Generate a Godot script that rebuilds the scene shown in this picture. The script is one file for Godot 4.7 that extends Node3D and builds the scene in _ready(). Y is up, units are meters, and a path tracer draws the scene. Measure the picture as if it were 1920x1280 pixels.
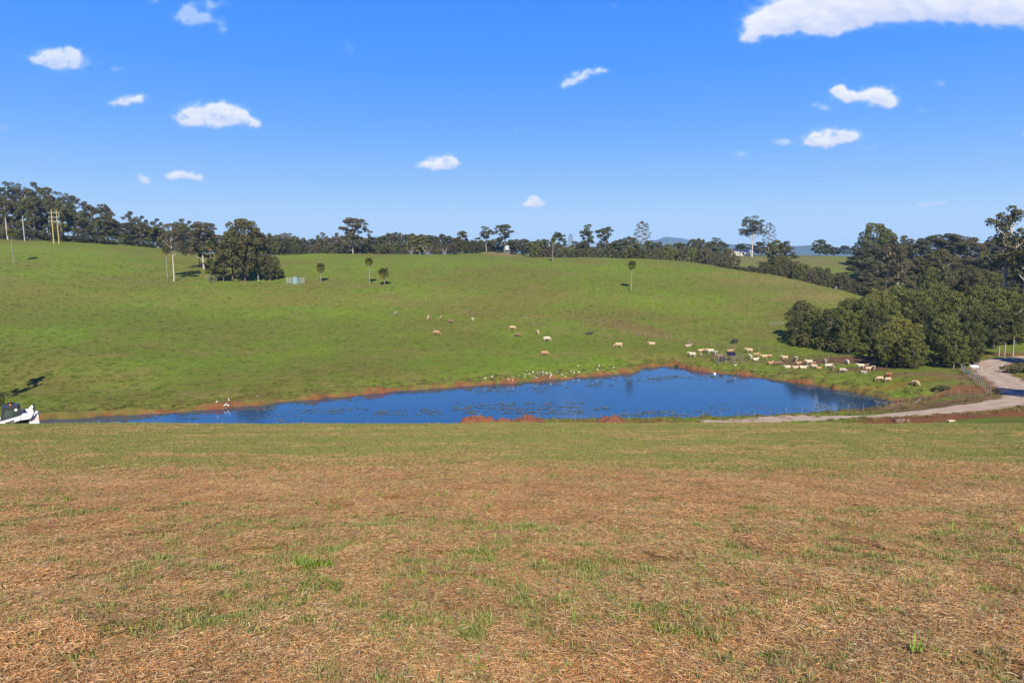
extends Node3D
# Paddocks round a farm dam: mown field in front, dam, grazed hillside, bush on the ridge.
# World: y up, metres, water level 0, the camera looks along -Z.  d = -z is the distance ahead.

const EYE := 26.6
const FOCAL := 1274.0          # focal length in pixels of a 1920 x 1280 picture
const PITCH := 7.51            # degrees below level
const SUN_AZIMUTH := -4.5      # the way the shadows fall, degrees to the right of straight ahead
const SUN_HEIGHT := 39.0
const TONE := 0.79             # base colours below were picked at exposure 1.5; the scene is exposed at 2.0

var ct := cos(deg_to_rad(PITCH))
var sn := sin(deg_to_rad(PITCH))
var rng := RandomNumberGenerator.new()
var taken := {}
var mats := {}
var noise_a := FastNoiseLite.new()   # broad
var noise_b := FastNoiseLite.new()   # fine
var t0 := 0

# ------------------------------------------------------------------ small helpers
func lap(what: String) -> void:
	print("%6d ms  %s" % [Time.get_ticks_msec() - t0, what])

func numbered(called: String) -> String:
	if not taken.has(called):
		taken[called] = 0
		return called
	taken[called] += 1
	return "%s_%03d" % [called, taken[called]]

func meta(o: Node, label := "", category := "", group := "", kind := "") -> void:
	if label: o.set_meta("label", label)
	if category: o.set_meta("category", category)
	if group: o.set_meta("group", group)
	if kind: o.set_meta("kind", kind)

func thing(called: String, label: String, category: String, at := Vector3.ZERO, turn := 0.0, group := "") -> Node3D:
	var o := Node3D.new()
	o.name = numbered(called)
	add_child(o)
	o.position = at
	o.rotation.y = turn
	meta(o, label, category, group)
	return o

func part(parent: Node, called: String, m: Mesh, mat: Material = null) -> MeshInstance3D:
	var o := MeshInstance3D.new()
	o.name = called
	o.mesh = m
	if mat: o.material_override = mat
	parent.add_child(o, true)
	return o

func solo(called: String, m: Mesh, mat: Material, label := "", category := "", group := "", kind := "") -> MeshInstance3D:
	var o := MeshInstance3D.new()
	o.name = numbered(called)
	o.mesh = m
	if mat: o.material_override = mat
	add_child(o)
	meta(o, label, category, group, kind)
	return o

func lin(r: float, g: float, b: float) -> Color:
	return Color(r, g, b).linear_to_srgb()

func mat(key: String, c: Color, rough := 0.9, vertex := false, metallic := 0.0, spec := 0.5) -> StandardMaterial3D:
	if mats.has(key): return mats[key]
	var m := StandardMaterial3D.new()
	m.resource_name = key
	m.albedo_color = Color(c.r * TONE, c.g * TONE, c.b * TONE).linear_to_srgb()   # linear base colour at the exposure in use
	m.roughness = rough
	m.metallic = metallic
	m.metallic_specular = spec
	m.vertex_color_use_as_albedo = vertex
	mats[key] = m
	return m

const ONES := ["", "first", "second", "third", "fourth", "fifth", "sixth", "seventh", "eighth", "ninth", "tenth", "eleventh", "twelfth", "thirteenth", "fourteenth", "fifteenth", "sixteenth", "seventeenth", "eighteenth", "nineteenth"]
const TENS := ["", "", "twent", "thirt", "fort", "fift", "sixt", "sevent", "eight", "ninet"]
func ordinal(n: int) -> String:
	if n < 20: return ONES[n]
	return TENS[n / 10] + ("ieth" if n % 10 == 0 else "y-" + ONES[n % 10])

func sstep(a: float, b: float, x: float) -> float:
	var t := clampf((x - a) / (b - a), 0.0, 1.0)
	return t * t * (3.0 - 2.0 * t)

func rnd_dir() -> Vector3:
	var y := rng.randf_range(-1, 1)
	var a := rng.randf() * TAU
	var r := sqrt(1.0 - y * y)
	return Vector3(cos(a) * r, y, sin(a) * r)

# ------------------------------------------------------------------ mesh builder
class MB:
	var v := PackedVector3Array()
	var n := PackedVector3Array()
	var c := PackedColorArray()
	var i := PackedInt32Array()
	func tri(a: Vector3, b: Vector3, d: Vector3, col: Color, na: Vector3, nb: Vector3, nd: Vector3) -> void:
		var k := v.size()
		v.push_back(a); v.push_back(b); v.push_back(d)
		n.push_back(na); n.push_back(nb); n.push_back(nd)
		c.push_back(col); c.push_back(col); c.push_back(col)
		if (d - a).cross(b - a).dot(na + nb + nd) >= 0.0:
			i.push_back(k); i.push_back(k + 1); i.push_back(k + 2)
		else:
			i.push_back(k); i.push_back(k + 2); i.push_back(k + 1)
	func face(a: Vector3, b: Vector3, d: Vector3, col: Color) -> void:
		var nn := (d - a).cross(b - a).normalized()
		tri(a, b, d, col, nn, nn, nn)
	func quad(a: Vector3, b: Vector3, d: Vector3, e: Vector3, col: Color) -> void:
		# one flat-ish quad, own normal
		var nn := (d - a).cross(b - a).normalized()
		var k := v.size()
		v.push_back(a); v.push_back(b); v.push_back(d); v.push_back(e)
		n.push_back(nn); n.push_back(nn); n.push_back(nn); n.push_back(nn)
		c.push_back(col); c.push_back(col); c.push_back(col); c.push_back(col)
		i.push_back(k); i.push_back(k + 1); i.push_back(k + 2)
		i.push_back(k); i.push_back(k + 2); i.push_back(k + 3)
	func box(t: Transform3D, size: Vector3, col := Color.WHITE, bevel := 0.0) -> void:
		var h := size * 0.5
		if bevel > 0.0:
			chamfer(t, h, minf(bevel, minf(h.x, minf(h.y, h.z)) * 0.9), col)
			return
		for ax in 3:
			for s: float in [-1.0, 1.0]:
				var nn := Vector3.ZERO; nn[ax] = s
				var p := Vector3.ZERO; p[(ax + 1) % 3] = 1.0
				var q := Vector3.ZERO; q[(ax + 2) % 3] = 1.0
				var w := t.basis * nn
				var a := t * ((nn - p - q) * h); var b := t * ((nn + p - q) * h)
				var d := t * ((nn + p + q) * h); var e := t * ((nn - p + q) * h)
				tri(a, b, d, col, w, w, w); tri(a, d, e, col, w, w, w)
	func chamfer(t: Transform3D, h: Vector3, r: float, col: Color) -> void:
		var k := h - Vector3(r, r, r)
		for ax in 3:
			var u := (ax + 1) % 3
			var w := (ax + 2) % 3
			for s: float in [-1.0, 1.0]:
				var o := [Vector3.ZERO, Vector3.ZERO, Vector3.ZERO, Vector3.ZERO]
				var sg := [[-1, -1], [1, -1], [1, 1], [-1, 1]]
				for j in 4:
					var q := Vector3.ZERO
					q[ax] = s * h[ax]; q[u] = sg[j][0] * k[u]; q[w] = sg[j][1] * k[w]
					o[j] = t * q
				var nn := Vector3.ZERO; nn[ax] = s
				var wn := t.basis * nn
				tri(o[0], o[1], o[2], col, wn, wn, wn); tri(o[0], o[2], o[3], col, wn, wn, wn)
				for s2: float in [-1.0, 1.0]:   # bevel faces between ax and u
					var a := Vector3.ZERO; a[ax] = s * h[ax]; a[u] = s2 * k[u]; a[w] = -k[w]
					var b := a; b[w] = k[w]
					var d := Vector3.ZERO; d[ax] = s * k[ax]; d[u] = s2 * h[u]; d[w] = -k[w]
					var e := d; e[w] = k[w]
					var m := Vector3.ZERO; m[ax] = s; m[u] = s2
					var mn := (t.basis * m).normalized()
					tri(t * a, t * b, t * e, col, mn, mn, mn); tri(t * a, t * e, t * d, col, mn, mn, mn)
		for sx: float in [-1.0, 1.0]:
			for sy: float in [-1.0, 1.0]:
				for sz: float in [-1.0, 1.0]:
					var m := (t.basis * Vector3(sx, sy, sz)).normalized()
					tri(t * Vector3(sx * h.x, sy * k.y, sz * k.z), t * Vector3(sx * k.x, sy * h.y, sz * k.z), t * Vector3(sx * k.x, sy * k.y, sz * h.z), col, m, m, m)
	func tube(p: PackedVector3Array, r: PackedFloat32Array, sides: int, col := Color.WHITE, caps := true) -> void:
		var k0 := v.size()
		var side := Vector3.ZERO
		for j in p.size():
			var d := (p[mini(j + 1, p.size() - 1)] - p[maxi(j - 1, 0)]).normalized()
			if j == 0:
				side = d.cross(Vector3.RIGHT if absf(d.x) < 0.8 else Vector3.FORWARD).normalized()
			side = (side - d * side.dot(d)).normalized()
			var up := d.cross(side)
			for s in sides:
				var a := TAU * s / sides
				var q := side * cos(a) + up * sin(a)
				v.push_back(p[j] + q * r[j]); n.push_back(q); c.push_back(col)
		for j in p.size() - 1:
			for s in sides:
				var a := k0 + j * sides + s
				var b := k0 + j * sides + (s + 1) % sides
				var d := a + sides
				var e := b + sides
				i.push_back(a); i.push_back(d); i.push_back(b)
				i.push_back(b); i.push_back(d); i.push_back(e)
		if caps:
			for end in 2:
				var j := 0 if end == 0 else p.size() - 1
				var d := (p[0] - p[1]).normalized() if end == 0 else (p[j] - p[j - 1]).normalized()
				for s in sides - 2:
					tri(v[k0 + j * sides], v[k0 + j * sides + s + 1], v[k0 + j * sides + s + 2], col, d, d, d)
	func rod(a: Vector3, b: Vector3, r: float, sides := 6, col := Color.WHITE) -> void:
		tube(PackedVector3Array([a, b]), PackedFloat32Array([r, r]), sides, col)
	func prism(poly: PackedVector2Array, z0: float, z1: float, col := Color.WHITE) -> void:
		# polygon in x, y pushed along z
		var ix := Geometry2D.triangulate_polygon(poly)
		for f in ix.size() / 3:
			var a := poly[ix[f * 3]]; var b := poly[ix[f * 3 + 1]]; var d := poly[ix[f * 3 + 2]]
			for z: float in [z0, z1]:
				var nn := Vector3(0, 0, signf(z - (z0 + z1) * 0.5))
				tri(Vector3(a.x, a.y, z), Vector3(b.x, b.y, z), Vector3(d.x, d.y, z), col, nn, nn, nn)
		var turn := -1.0 if Geometry2D.is_polygon_clockwise(poly) else 1.0
		for j in poly.size():
			var a := poly[j]; var b := poly[(j + 1) % poly.size()]
			var e := (b - a).normalized()
			var nn := Vector3(e.y, -e.x, 0) * turn
			var p := Vector3(a.x, a.y, z0); var q := Vector3(b.x, b.y, z0)
			var r := Vector3(b.x, b.y, z1); var s := Vector3(a.x, a.y, z1)
			tri(p, q, r, col, nn, nn, nn); tri(p, r, s, col, nn, nn, nn)
	func ball(o: Vector3, r: Vector3, rows := 6, cols := 8, col := Color.WHITE) -> void:
		var k0 := v.size()
		for a in rows + 1:
			var y := cos(PI * a / rows)
			var s := sin(PI * a / rows)
			for b in cols:
				var d := Vector3(cos(TAU * b / cols) * s, y, sin(TAU * b / cols) * s)
				v.push_back(o + d * r); n.push_back((d / r).normalized()); c.push_back(col)
		for a in rows:
			for b in cols:
				var p := k0 + a * cols + b
				var q := k0 + a * cols + (b + 1) % cols
				i.push_back(p); i.push_back(p + cols); i.push_back(q)
				i.push_back(q); i.push_back(p + cols); i.push_back(q + cols)
	func mesh() -> ArrayMesh:
		var a := []
		a.resize(Mesh.ARRAY_MAX)
		a[Mesh.ARRAY_VERTEX] = v
		a[Mesh.ARRAY_NORMAL] = n
		a[Mesh.ARRAY_COLOR] = c
		a[Mesh.ARRAY_INDEX] = i
		var m := ArrayMesh.new()
		m.add_surface_from_arrays(Mesh.PRIMITIVE_TRIANGLES, a)
		return m

func multi(called: String, m: Mesh, material: Material, where: Array, colors: PackedColorArray, label: String, parent: Node = self) -> void:
	if where.is_empty(): return
	var mm := MultiMesh.new()
	mm.transform_format = MultiMesh.TRANSFORM_3D
	mm.use_colors = colors.size() > 0
	mm.mesh = m
	mm.instance_count = where.size()
	for k in where.size():
		mm.set_instance_transform(k, where[k])
		if colors.size() > 0: mm.set_instance_color(k, colors[k])
	var o := MultiMeshInstance3D.new()
	o.name = numbered(called) if parent == self else called
	o.multimesh = mm
	o.material_override = material
	parent.add_child(o, true)
	meta(o, label, called.replace("_", " ") if parent == self else "", "", "stuff")

# ------------------------------------------------------------------ the lie of the land
var ctl := PackedFloat64Array()      # x, d, h (relative to the eye) of survey points
var base := PackedFloat32Array()
const GX0 := -450.0
const GD0 := -60.0
const GS := 6.0
const GNX := 151
const GND := 116

func ray(px: float, py: float) -> Vector2:   # sideways and upwards per metre ahead
	var u := (px - 960.0) / FOCAL
	var w := (py - 640.0) / FOCAL
	var fw := ct - w * sn
	return Vector2(u / fw, -(w * ct + sn) / fw)

func sp(px: float, py: float, d: float) -> void:
	var r := ray(px, py)
	ctl.append_array([r.x * d, d, r.y * d])

func survey() -> void:
	for u: float in [-1.2, -0.6, 0.0, 0.6, 1.2]:
		for d: float in [-20.0, 0.0, 12.0, 24.0]:
			ctl.append_array([u * maxf(d, 14.0), d, -1.7 - 0.2035 * d])
	for u: float in [-1.0, -0.5, 0.0, 0.45]:
		for q: Vector2 in [Vector2(32, -8.18), Vector2(42, -11.6), Vector2(60, -17.4), Vector2(78, -22.6)]:
			ctl.append_array([u * q.x, q.x, q.y])
	for u: float in [0.8, 1.1]:
		for q: Vector2 in [Vector2(32, -8.24), Vector2(50, -13.0), Vector2(70, -17.7), Vector2(86, -21.2)]:
			ctl.append_array([u * q.x, q.x, q.y])
	var w := -EYE
	for x: float in [-110.0, -70.0, -30.0, 10.0]:
		ctl.append_array([x, 95.0, w + 0.5])
	for q: Vector2 in [Vector2(1000, 790), Vector2(1150, 788), Vector2(1300, 786), Vector2(1450, 780), Vector2(1580, 773)]:
		var r := ray(q.x, q.y)
		var d := (w + 0.7) / r.y
		ctl.append_array([r.x * d, d, w + 0.7])
	for q: Vector2 in [Vector2(40, 777), Vector2(200, 764), Vector2(400, 752), Vector2(600, 735), Vector2(800, 717), Vector2(1000, 700), Vector2(1150, 690),
			Vector2(1240, 676), Vector2(1330, 685), Vector2(1450, 698), Vector2(1560, 714), Vector2(1660, 735), Vector2(1720, 752)]:
		var r := ray(q.x, q.y)
		var d := (w + 1.3) / r.y
		ctl.append_array([r.x * d, d, w + 1.3])
	sp(1640, 783, 100); sp(1800, 776, 98); sp(1920, 755, 104); sp(1850, 700, 132); sp(1890, 668, 155); sp(1990, 650, 165)
	sp(1750, 720, 122); sp(1700, 690, 140); sp(1640, 668, 158)
	for q: Vector2 in [Vector2(-80, -6), Vector2(60, 0), Vector2(220, 8)]:
		for s: Vector2 in [Vector2(735, 125), Vector2(690, 138), Vector2(640, 166), Vector2(600, 193), Vector2(560, 221), Vector2(520, 251), Vector2(490, 282), Vector2(470, 305), Vector2(455, 330)]:
			sp(q.x, s.x + (q.y if s.x < 600.0 else 0.0), s.y)
	sp(60, 452, 350)
	for x: float in [420.0, 600.0, 800.0, 1000.0, 1180.0]:
		for s: Vector2 in [Vector2(660, 166), Vector2(627, 186), Vector2(585, 213), Vector2(545, 244), Vector2(520, 269), Vector2(500, 296), Vector2(488, 318)]:
			sp(x, s.x, s.y)
	sp(420, 477, 345); sp(600, 475, 345); sp(800, 478, 345); sp(1000, 482, 345); sp(1180, 484, 345)
	for s: Vector2 in [Vector2(650, 178), Vector2(625, 194), Vector2(585, 222), Vector2(545, 251), Vector2(520, 276), Vector2(500, 306), Vector2(495, 325)]: sp(1320, s.x, s.y)
	for s: Vector2 in [Vector2(660, 170), Vector2(630, 192), Vector2(590, 218), Vector2(560, 240), Vector2(535, 265), Vector2(515, 290)]: sp(1450, s.x, s.y)
	for s: Vector2 in [Vector2(655, 172), Vector2(620, 196), Vector2(585, 216), Vector2(560, 236), Vector2(545, 256), Vector2(541, 270)]: sp(1560, s.x, s.y)
	sp(1700, 640, 185); sp(1850, 630, 190); sp(1680, 600, 230); sp(1850, 590, 240); sp(2050, 600, 220)
	for q: Vector3 in [Vector3(1600, 300, -23), Vector3(1750, 300, -21), Vector3(1900, 290, -19), Vector3(1500, 360, -18), Vector3(1650, 360, -14), Vector3(1850, 360, -9), Vector3(2050, 330, -6),
			Vector3(-100, 400, 6.5), Vector3(-100, 520, 2), Vector3(200, 400, 6.5), Vector3(200, 520, 2), Vector3(450, 400, -4.5), Vector3(450, 520, -6), Vector3(700, 400, -4.5), Vector3(700, 520, -6),
			Vector3(1000, 400, -4.5), Vector3(1000, 520, -6), Vector3(1250, 390, -8), Vector3(1380, 380, -11), Vector3(1800, 480, -5)]:
		ctl.append_array([ray(q.x, 500).x * q.y, q.y, q.z])
	sp(930, 472, 430)
	sp(1370, 480, 470); sp(1450, 480, 480); sp(1560, 481, 480); sp(1480, 493, 425); sp(1590, 490, 440); sp(1370, 492, 430)

func solve_land() -> void:
	# thin-plate spline through the survey points, then sampled on a 6 m grid
	var n := ctl.size() / 3
	var m := n + 3
	var a: Array[PackedFloat64Array] = []
	for r in m:
		var row := PackedFloat64Array()
		row.resize(m + 1)
		a.append(row)
	for r in n:
		var xr := ctl[r * 3] / 100.0
		var dr := ctl[r * 3 + 1] / 100.0
		for s in n:
			var dx := xr - ctl[s * 3] / 100.0
			var dd := dr - ctl[s * 3 + 1] / 100.0
			var q := dx * dx + dd * dd
			a[r][s] = 0.5 * q * log(q) if q > 1e-12 else 0.0
		a[r][r] += 2e-4
		a[r][n] = 1.0; a[r][n + 1] = xr; a[r][n + 2] = dr
		a[n][r] = 1.0; a[n + 1][r] = xr; a[n + 2][r] = dr
		a[r][m] = ctl[r * 3 + 2]
	for k in m:
		var best := k
		for r in range(k + 1, m):
			if absf(a[r][k]) > absf(a[best][k]): best = r
		var sw := a[k]; a[k] = a[best]; a[best] = sw
		var pk := a[k]
		var inv := 1.0 / pk[k]
		for r in range(k + 1, m):
			var f := a[r][k] * inv
			if f == 0.0: continue
			var rr := a[r]
			for s in range(k, m + 1): rr[s] -= f * pk[s]
			a[r] = rr
	var w := PackedFloat64Array()
	w.resize(m)
	for k in range(m - 1, -1, -1):
		var s := a[k][m]
		for j in range(k + 1, m): s -= a[k][j] * w[j]
		w[k] = s / a[k][k]
	base.resize(GNX * GND)
	var cx := PackedFloat64Array(); var cd := PackedFloat64Array()
	for k in n:
		cx.append(ctl[k * 3] / 100.0); cd.append(ctl[k * 3 + 1] / 100.0)
	for jd in GND:
		var d := (GD0 + jd * GS) / 100.0
		for jx in GNX:
			var x := (GX0 + jx * GS) / 100.0
			# far off to the sides only every third column is worked out
			var s := w[n] + w[n + 1] * x + w[n + 2] * d
			for k in n:
				var dx := x - cx[k]
				var dd := d - cd[k]
				var q := dx * dx + dd * dd
				if q > 1e-12: s += w[k] * 0.5 * q * log(q)
			base[jd * GNX + jx] = clampf(s, -26.0, 14.0)

func cub(a: float, b: float, c: float, d: float, t: float) -> float:
	return b + 0.5 * t * (c - a + t * (2.0 * a - 5.0 * b + 4.0 * c - d + t * (3.0 * (b - c) + d - a)))

func land(x: float, d: float) -> float:   # smooth lie of the land, world height
	var gx := clampf((x - GX0) / GS, 1.0, GNX - 2.01)
	var gd := clampf((d - GD0) / GS, 1.0, GND - 2.01)
	var ix := int(gx)
	var id := int(gd)
	var tx := gx - ix
	var k := (id - 1) * GNX + ix - 1
	var h := cub(cub(base[k], base[k + 1], base[k + 2], base[k + 3], tx),
		cub(base[k + GNX], base[k + GNX + 1], base[k + GNX + 2], base[k + GNX + 3], tx),
		cub(base[k + 2 * GNX], base[k + 2 * GNX + 1], base[k + 2 * GNX + 2], base[k + 2 * GNX + 3], tx),
		cub(base[k + 3 * GNX], base[k + 3 * GNX + 1], base[k + 3 * GNX + 2], base[k + 3 * GNX + 3], tx), gd - id)
	var far := maxf(maxf(absf(x) - 440.0, d - 620.0), 0.0)
	if far > 0.0: h = lerpf(h, -16.0, sstep(0.0, 300.0, far))
	return h + EYE

# dam outline on the water, and the distance to it
var shore := PackedVector2Array()    # x, d
const SX0 := -150.0
const SD0 := 80.0
const SNX := 320
const SND := 110
var sdf := PackedFloat32Array()

func dam_outline() -> void:
	for q: Vector2 in [Vector2(-30, 800), Vector2(50, 789.5), Vector2(100, 786.5), Vector2(200, 781), Vector2(300, 775), Vector2(400, 767.5), Vector2(480, 759.5), Vector2(560, 751.5), Vector2(640, 743.5), Vector2(720, 736), Vector2(800, 729.5), Vector2(900, 722.5), Vector2(1000, 716), Vector2(1100, 706.5), Vector2(1190, 698.5),
			Vector2(1212, 688.5), Vector2(1240, 687), Vector2(1270, 686), Vector2(1288, 692), Vector2(1330, 698), Vector2(1400, 705), Vector2(1470, 714), Vector2(1540, 725), Vector2(1600, 736), Vector2(1650, 746), Vector2(1688, 754), Vector2(1684, 759),
			Vector2(1620, 767), Vector2(1560, 772), Vector2(1480, 777), Vector2(1400, 780), Vector2(1300, 782), Vector2(1200, 784), Vector2(1100, 785), Vector2(1000, 787), Vector2(900, 793), Vector2(830, 803), Vector2(700, 815), Vector2(500, 822), Vector2(300, 822), Vector2(100, 815), Vector2(-20, 808)]:
		var r := ray(q.x, q.y)
		var d := -EYE / r.y
		shore.append(Vector2(r.x * d, d))
	sdf.resize(SNX * SND)
	for j in SND:
		for k in SNX:
			var p := Vector2(SX0 + k, SD0 + j)
			var best := 1e9
			var inside := false
			var b := shore[shore.size() - 1]
			for a in shore:
				var e := b - a
				var w := p - a
				var q := w - e * clampf(w.dot(e) / e.dot(e), 0.0, 1.0)
				best = minf(best, q.length_squared())
				if (a.y > p.y) != (b.y > p.y) and p.x < (b.x - a.x) * (p.y - a.y) / (b.y - a.y) + a.x: inside = not inside
				b = a
			sdf[j * SNX + k] = sqrt(best) * (1.0 if inside else -1.0)

func dam(x: float, d: float) -> float:   # metres inside the shoreline, negative on land
	var gx := x - SX0
	var gd := d - SD0
	if gx < 0.0 or gd < 0.0 or gx >= SNX - 1 or gd >= SND - 1: return -60.0
	var ix := int(gx)
	var id := int(gd)
	var k := id * SNX + ix
	return lerpf(lerpf(sdf[k], sdf[k + 1], gx - ix), lerpf(sdf[k + SNX], sdf[k + SNX + 1], gx - ix), gd - id)

func shore_s(x: float, d: float) -> float:
	var s := dam(x, d)
	if s > -12.0 and s < 12.0:
		s += 0.7 * noise_b.get_noise_2d(x * 0.2, d * 0.2) + 0.4 * noise_b.get_noise_2d(x * 0.65, d * 0.65 + 77.0)
	return s

func bank_top(x: float, d: float) -> float:
	var k := noise_b.get_noise_2d(x * 0.16 + 31.0, d * 0.16)
	var near := sstep(118.0, 108.0, d) if x > -40.0 else 0.0
	return lerpf(0.66 + 0.5 * k + 0.25 * noise_b.get_noise_2d(x * 0.7, d * 0.7), 0.3, near)

func field_relief(x: float, d: float) -> float:
	return 0.04 * noise_b.get_noise_2d(x * 0.22, d * 0.2) + lerpf(0.045, 0.012, sstep(6.0, 15.0, d)) * noise_b.get_noise_2d(x * 0.75 + 9.0, d * 0.9) + lerpf(0.02, 0.008, sstep(6.0, 15.0, d)) * noise_b.get_noise_2d(x * 2.3, d * 2.3)

func ground(x: float, d: float) -> float:
	var h := land(x, d)
	if d < 44.0 and d > -14.0:
		return h + field_relief(x, d) * sstep(44.0, 36.0, d)
	h += (0.10 * noise_b.get_noise_2d(x * 0.18, d * 0.18) + 0.25 * noise_b.get_noise_2d(x * 0.04, d * 0.04)) * sstep(44.0, 60.0, d)
	if d > 82.0 and d < 188.0:
		var s := shore_s(x, d)
		if s > -14.0:
			if s >= 0.0:
				h = -0.12 - minf(1.4, s * 0.5)
			else:
				var t := -s
				var top := bank_top(x, d)
				var rim := -0.12 + (top + 0.12) * sstep(0.0, 0.62 + 0.3 * noise_b.get_noise_2d(x * 0.5 + 4.0, d * 0.5), t)
				h = lerpf(rim, maxf(h, 0.25), sstep(0.8, 11.0, t))
		else:
			h = maxf(h, 0.25)
	return h

func at(px: float, py: float, dmin := 45.0) -> Vector3:
	# where the line of sight through a point of the 1920 x 1280 picture meets the ground
	var r := ray(px, py)
	var d := dmin
	while d < 700.0:
		var step := maxf(0.25, d * 0.004)
		if ground(r.x * (d + step), d + step) >= EYE + r.y * (d + step):
			var lo := d
			var hi := d + step
			for k in 10:
				var m := 0.5 * (lo + hi)
				if ground(r.x * m, m) >= EYE + r.y * m: hi = m
				else: lo = m
			return Vector3(r.x * hi, ground(r.x * hi, hi), -hi)
		d += step
	return Vector3(r.x * 380.0, ground(r.x * 380.0, 380.0), -380.0)

func spot(px: float, d: float, py := 500.0) -> Vector3:
	var x := ray(px, py).x * d
	return Vector3(x, ground(x, d), -d)

func on(x: float, d: float, lift := 0.0) -> Vector3:
	return Vector3(x, ground(x, d) + lift, -d)

# ------------------------------------------------------------------ start
func _ready() -> void:
	t0 = Time.get_ticks_msec()
	rng.seed = 20240611
	var cam := Camera3D.new()
	cam.name = "camera"
	cam.fov = 53.34
	cam.near = 0.05
	cam.far = 20000.0
	cam.position = Vector3(0, EYE, 0)
	cam.rotation_degrees = Vector3(-PITCH, 0, 0)
	add_child(cam)
	var env := Environment.new()
	env.background_mode = Environment.BG_SKY
	env.sky = Sky.new()
	env.sky.sky_material = make_sky()
	env.tonemap_mode = Environment.TONE_MAPPER_LINEAR
	env.tonemap_exposure = 2.0
	env.background_energy_multiplier = 0.515
	env.fog_enabled = true
	env.fog_density = 0.00009
	env.fog_light_color = Color(0.66, 0.82, 1.0)
	env.sdfgi_enabled = true
	env.ssao_enabled = true
	env.ssil_enabled = true
	var we := WorldEnvironment.new()
	we.name = "world_environment"
	we.environment = env
	add_child(we)
	var sun := DirectionalLight3D.new()
	sun.name = "sun"
	sun.light_energy = 1.6
	sun.light_color = Color(1.0, 0.955, 0.88)
	sun.light_angular_distance = 0.53
	sun.shadow_enabled = true
	sun.rotation_degrees = Vector3(-SUN_HEIGHT, -SUN_AZIMUTH, 0)
	add_child(sun)
	noise_a.seed = 5
	noise_a.noise_type = FastNoiseLite.TYPE_SIMPLEX_SMOOTH
	noise_a.frequency = 1.0
	noise_a.fractal_type = FastNoiseLite.FRACTAL_FBM
	noise_a.fractal_octaves = 4
	noise_b.seed = 11
	noise_b.noise_type = FastNoiseLite.TYPE_SIMPLEX_SMOOTH
	noise_b.frequency = 1.0
	noise_b.fractal_type = FastNoiseLite.FRACTAL_NONE
	survey()
	solve_land()
	lap("land")
	dam_outline()
	lap("dam outline")
	plan_ground()
	build_terrain()
	lap("terrain")
	build_field()
	lap("field")
	build_water()
	build_roads()
	build_mountains()
	lap("water, roads, mountains")
	build_trees()
	lap("trees")
	build_fences()
	build_cattle()
	lap("cattle")
	build_birds()
	build_structures()
	build_loader()
	lap("things")
	build_lilies()
	build_hill_tufts()
	lap("tufts")
	build_straw()
	lap("straw")
	build_grass()
	lap("done")

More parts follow.
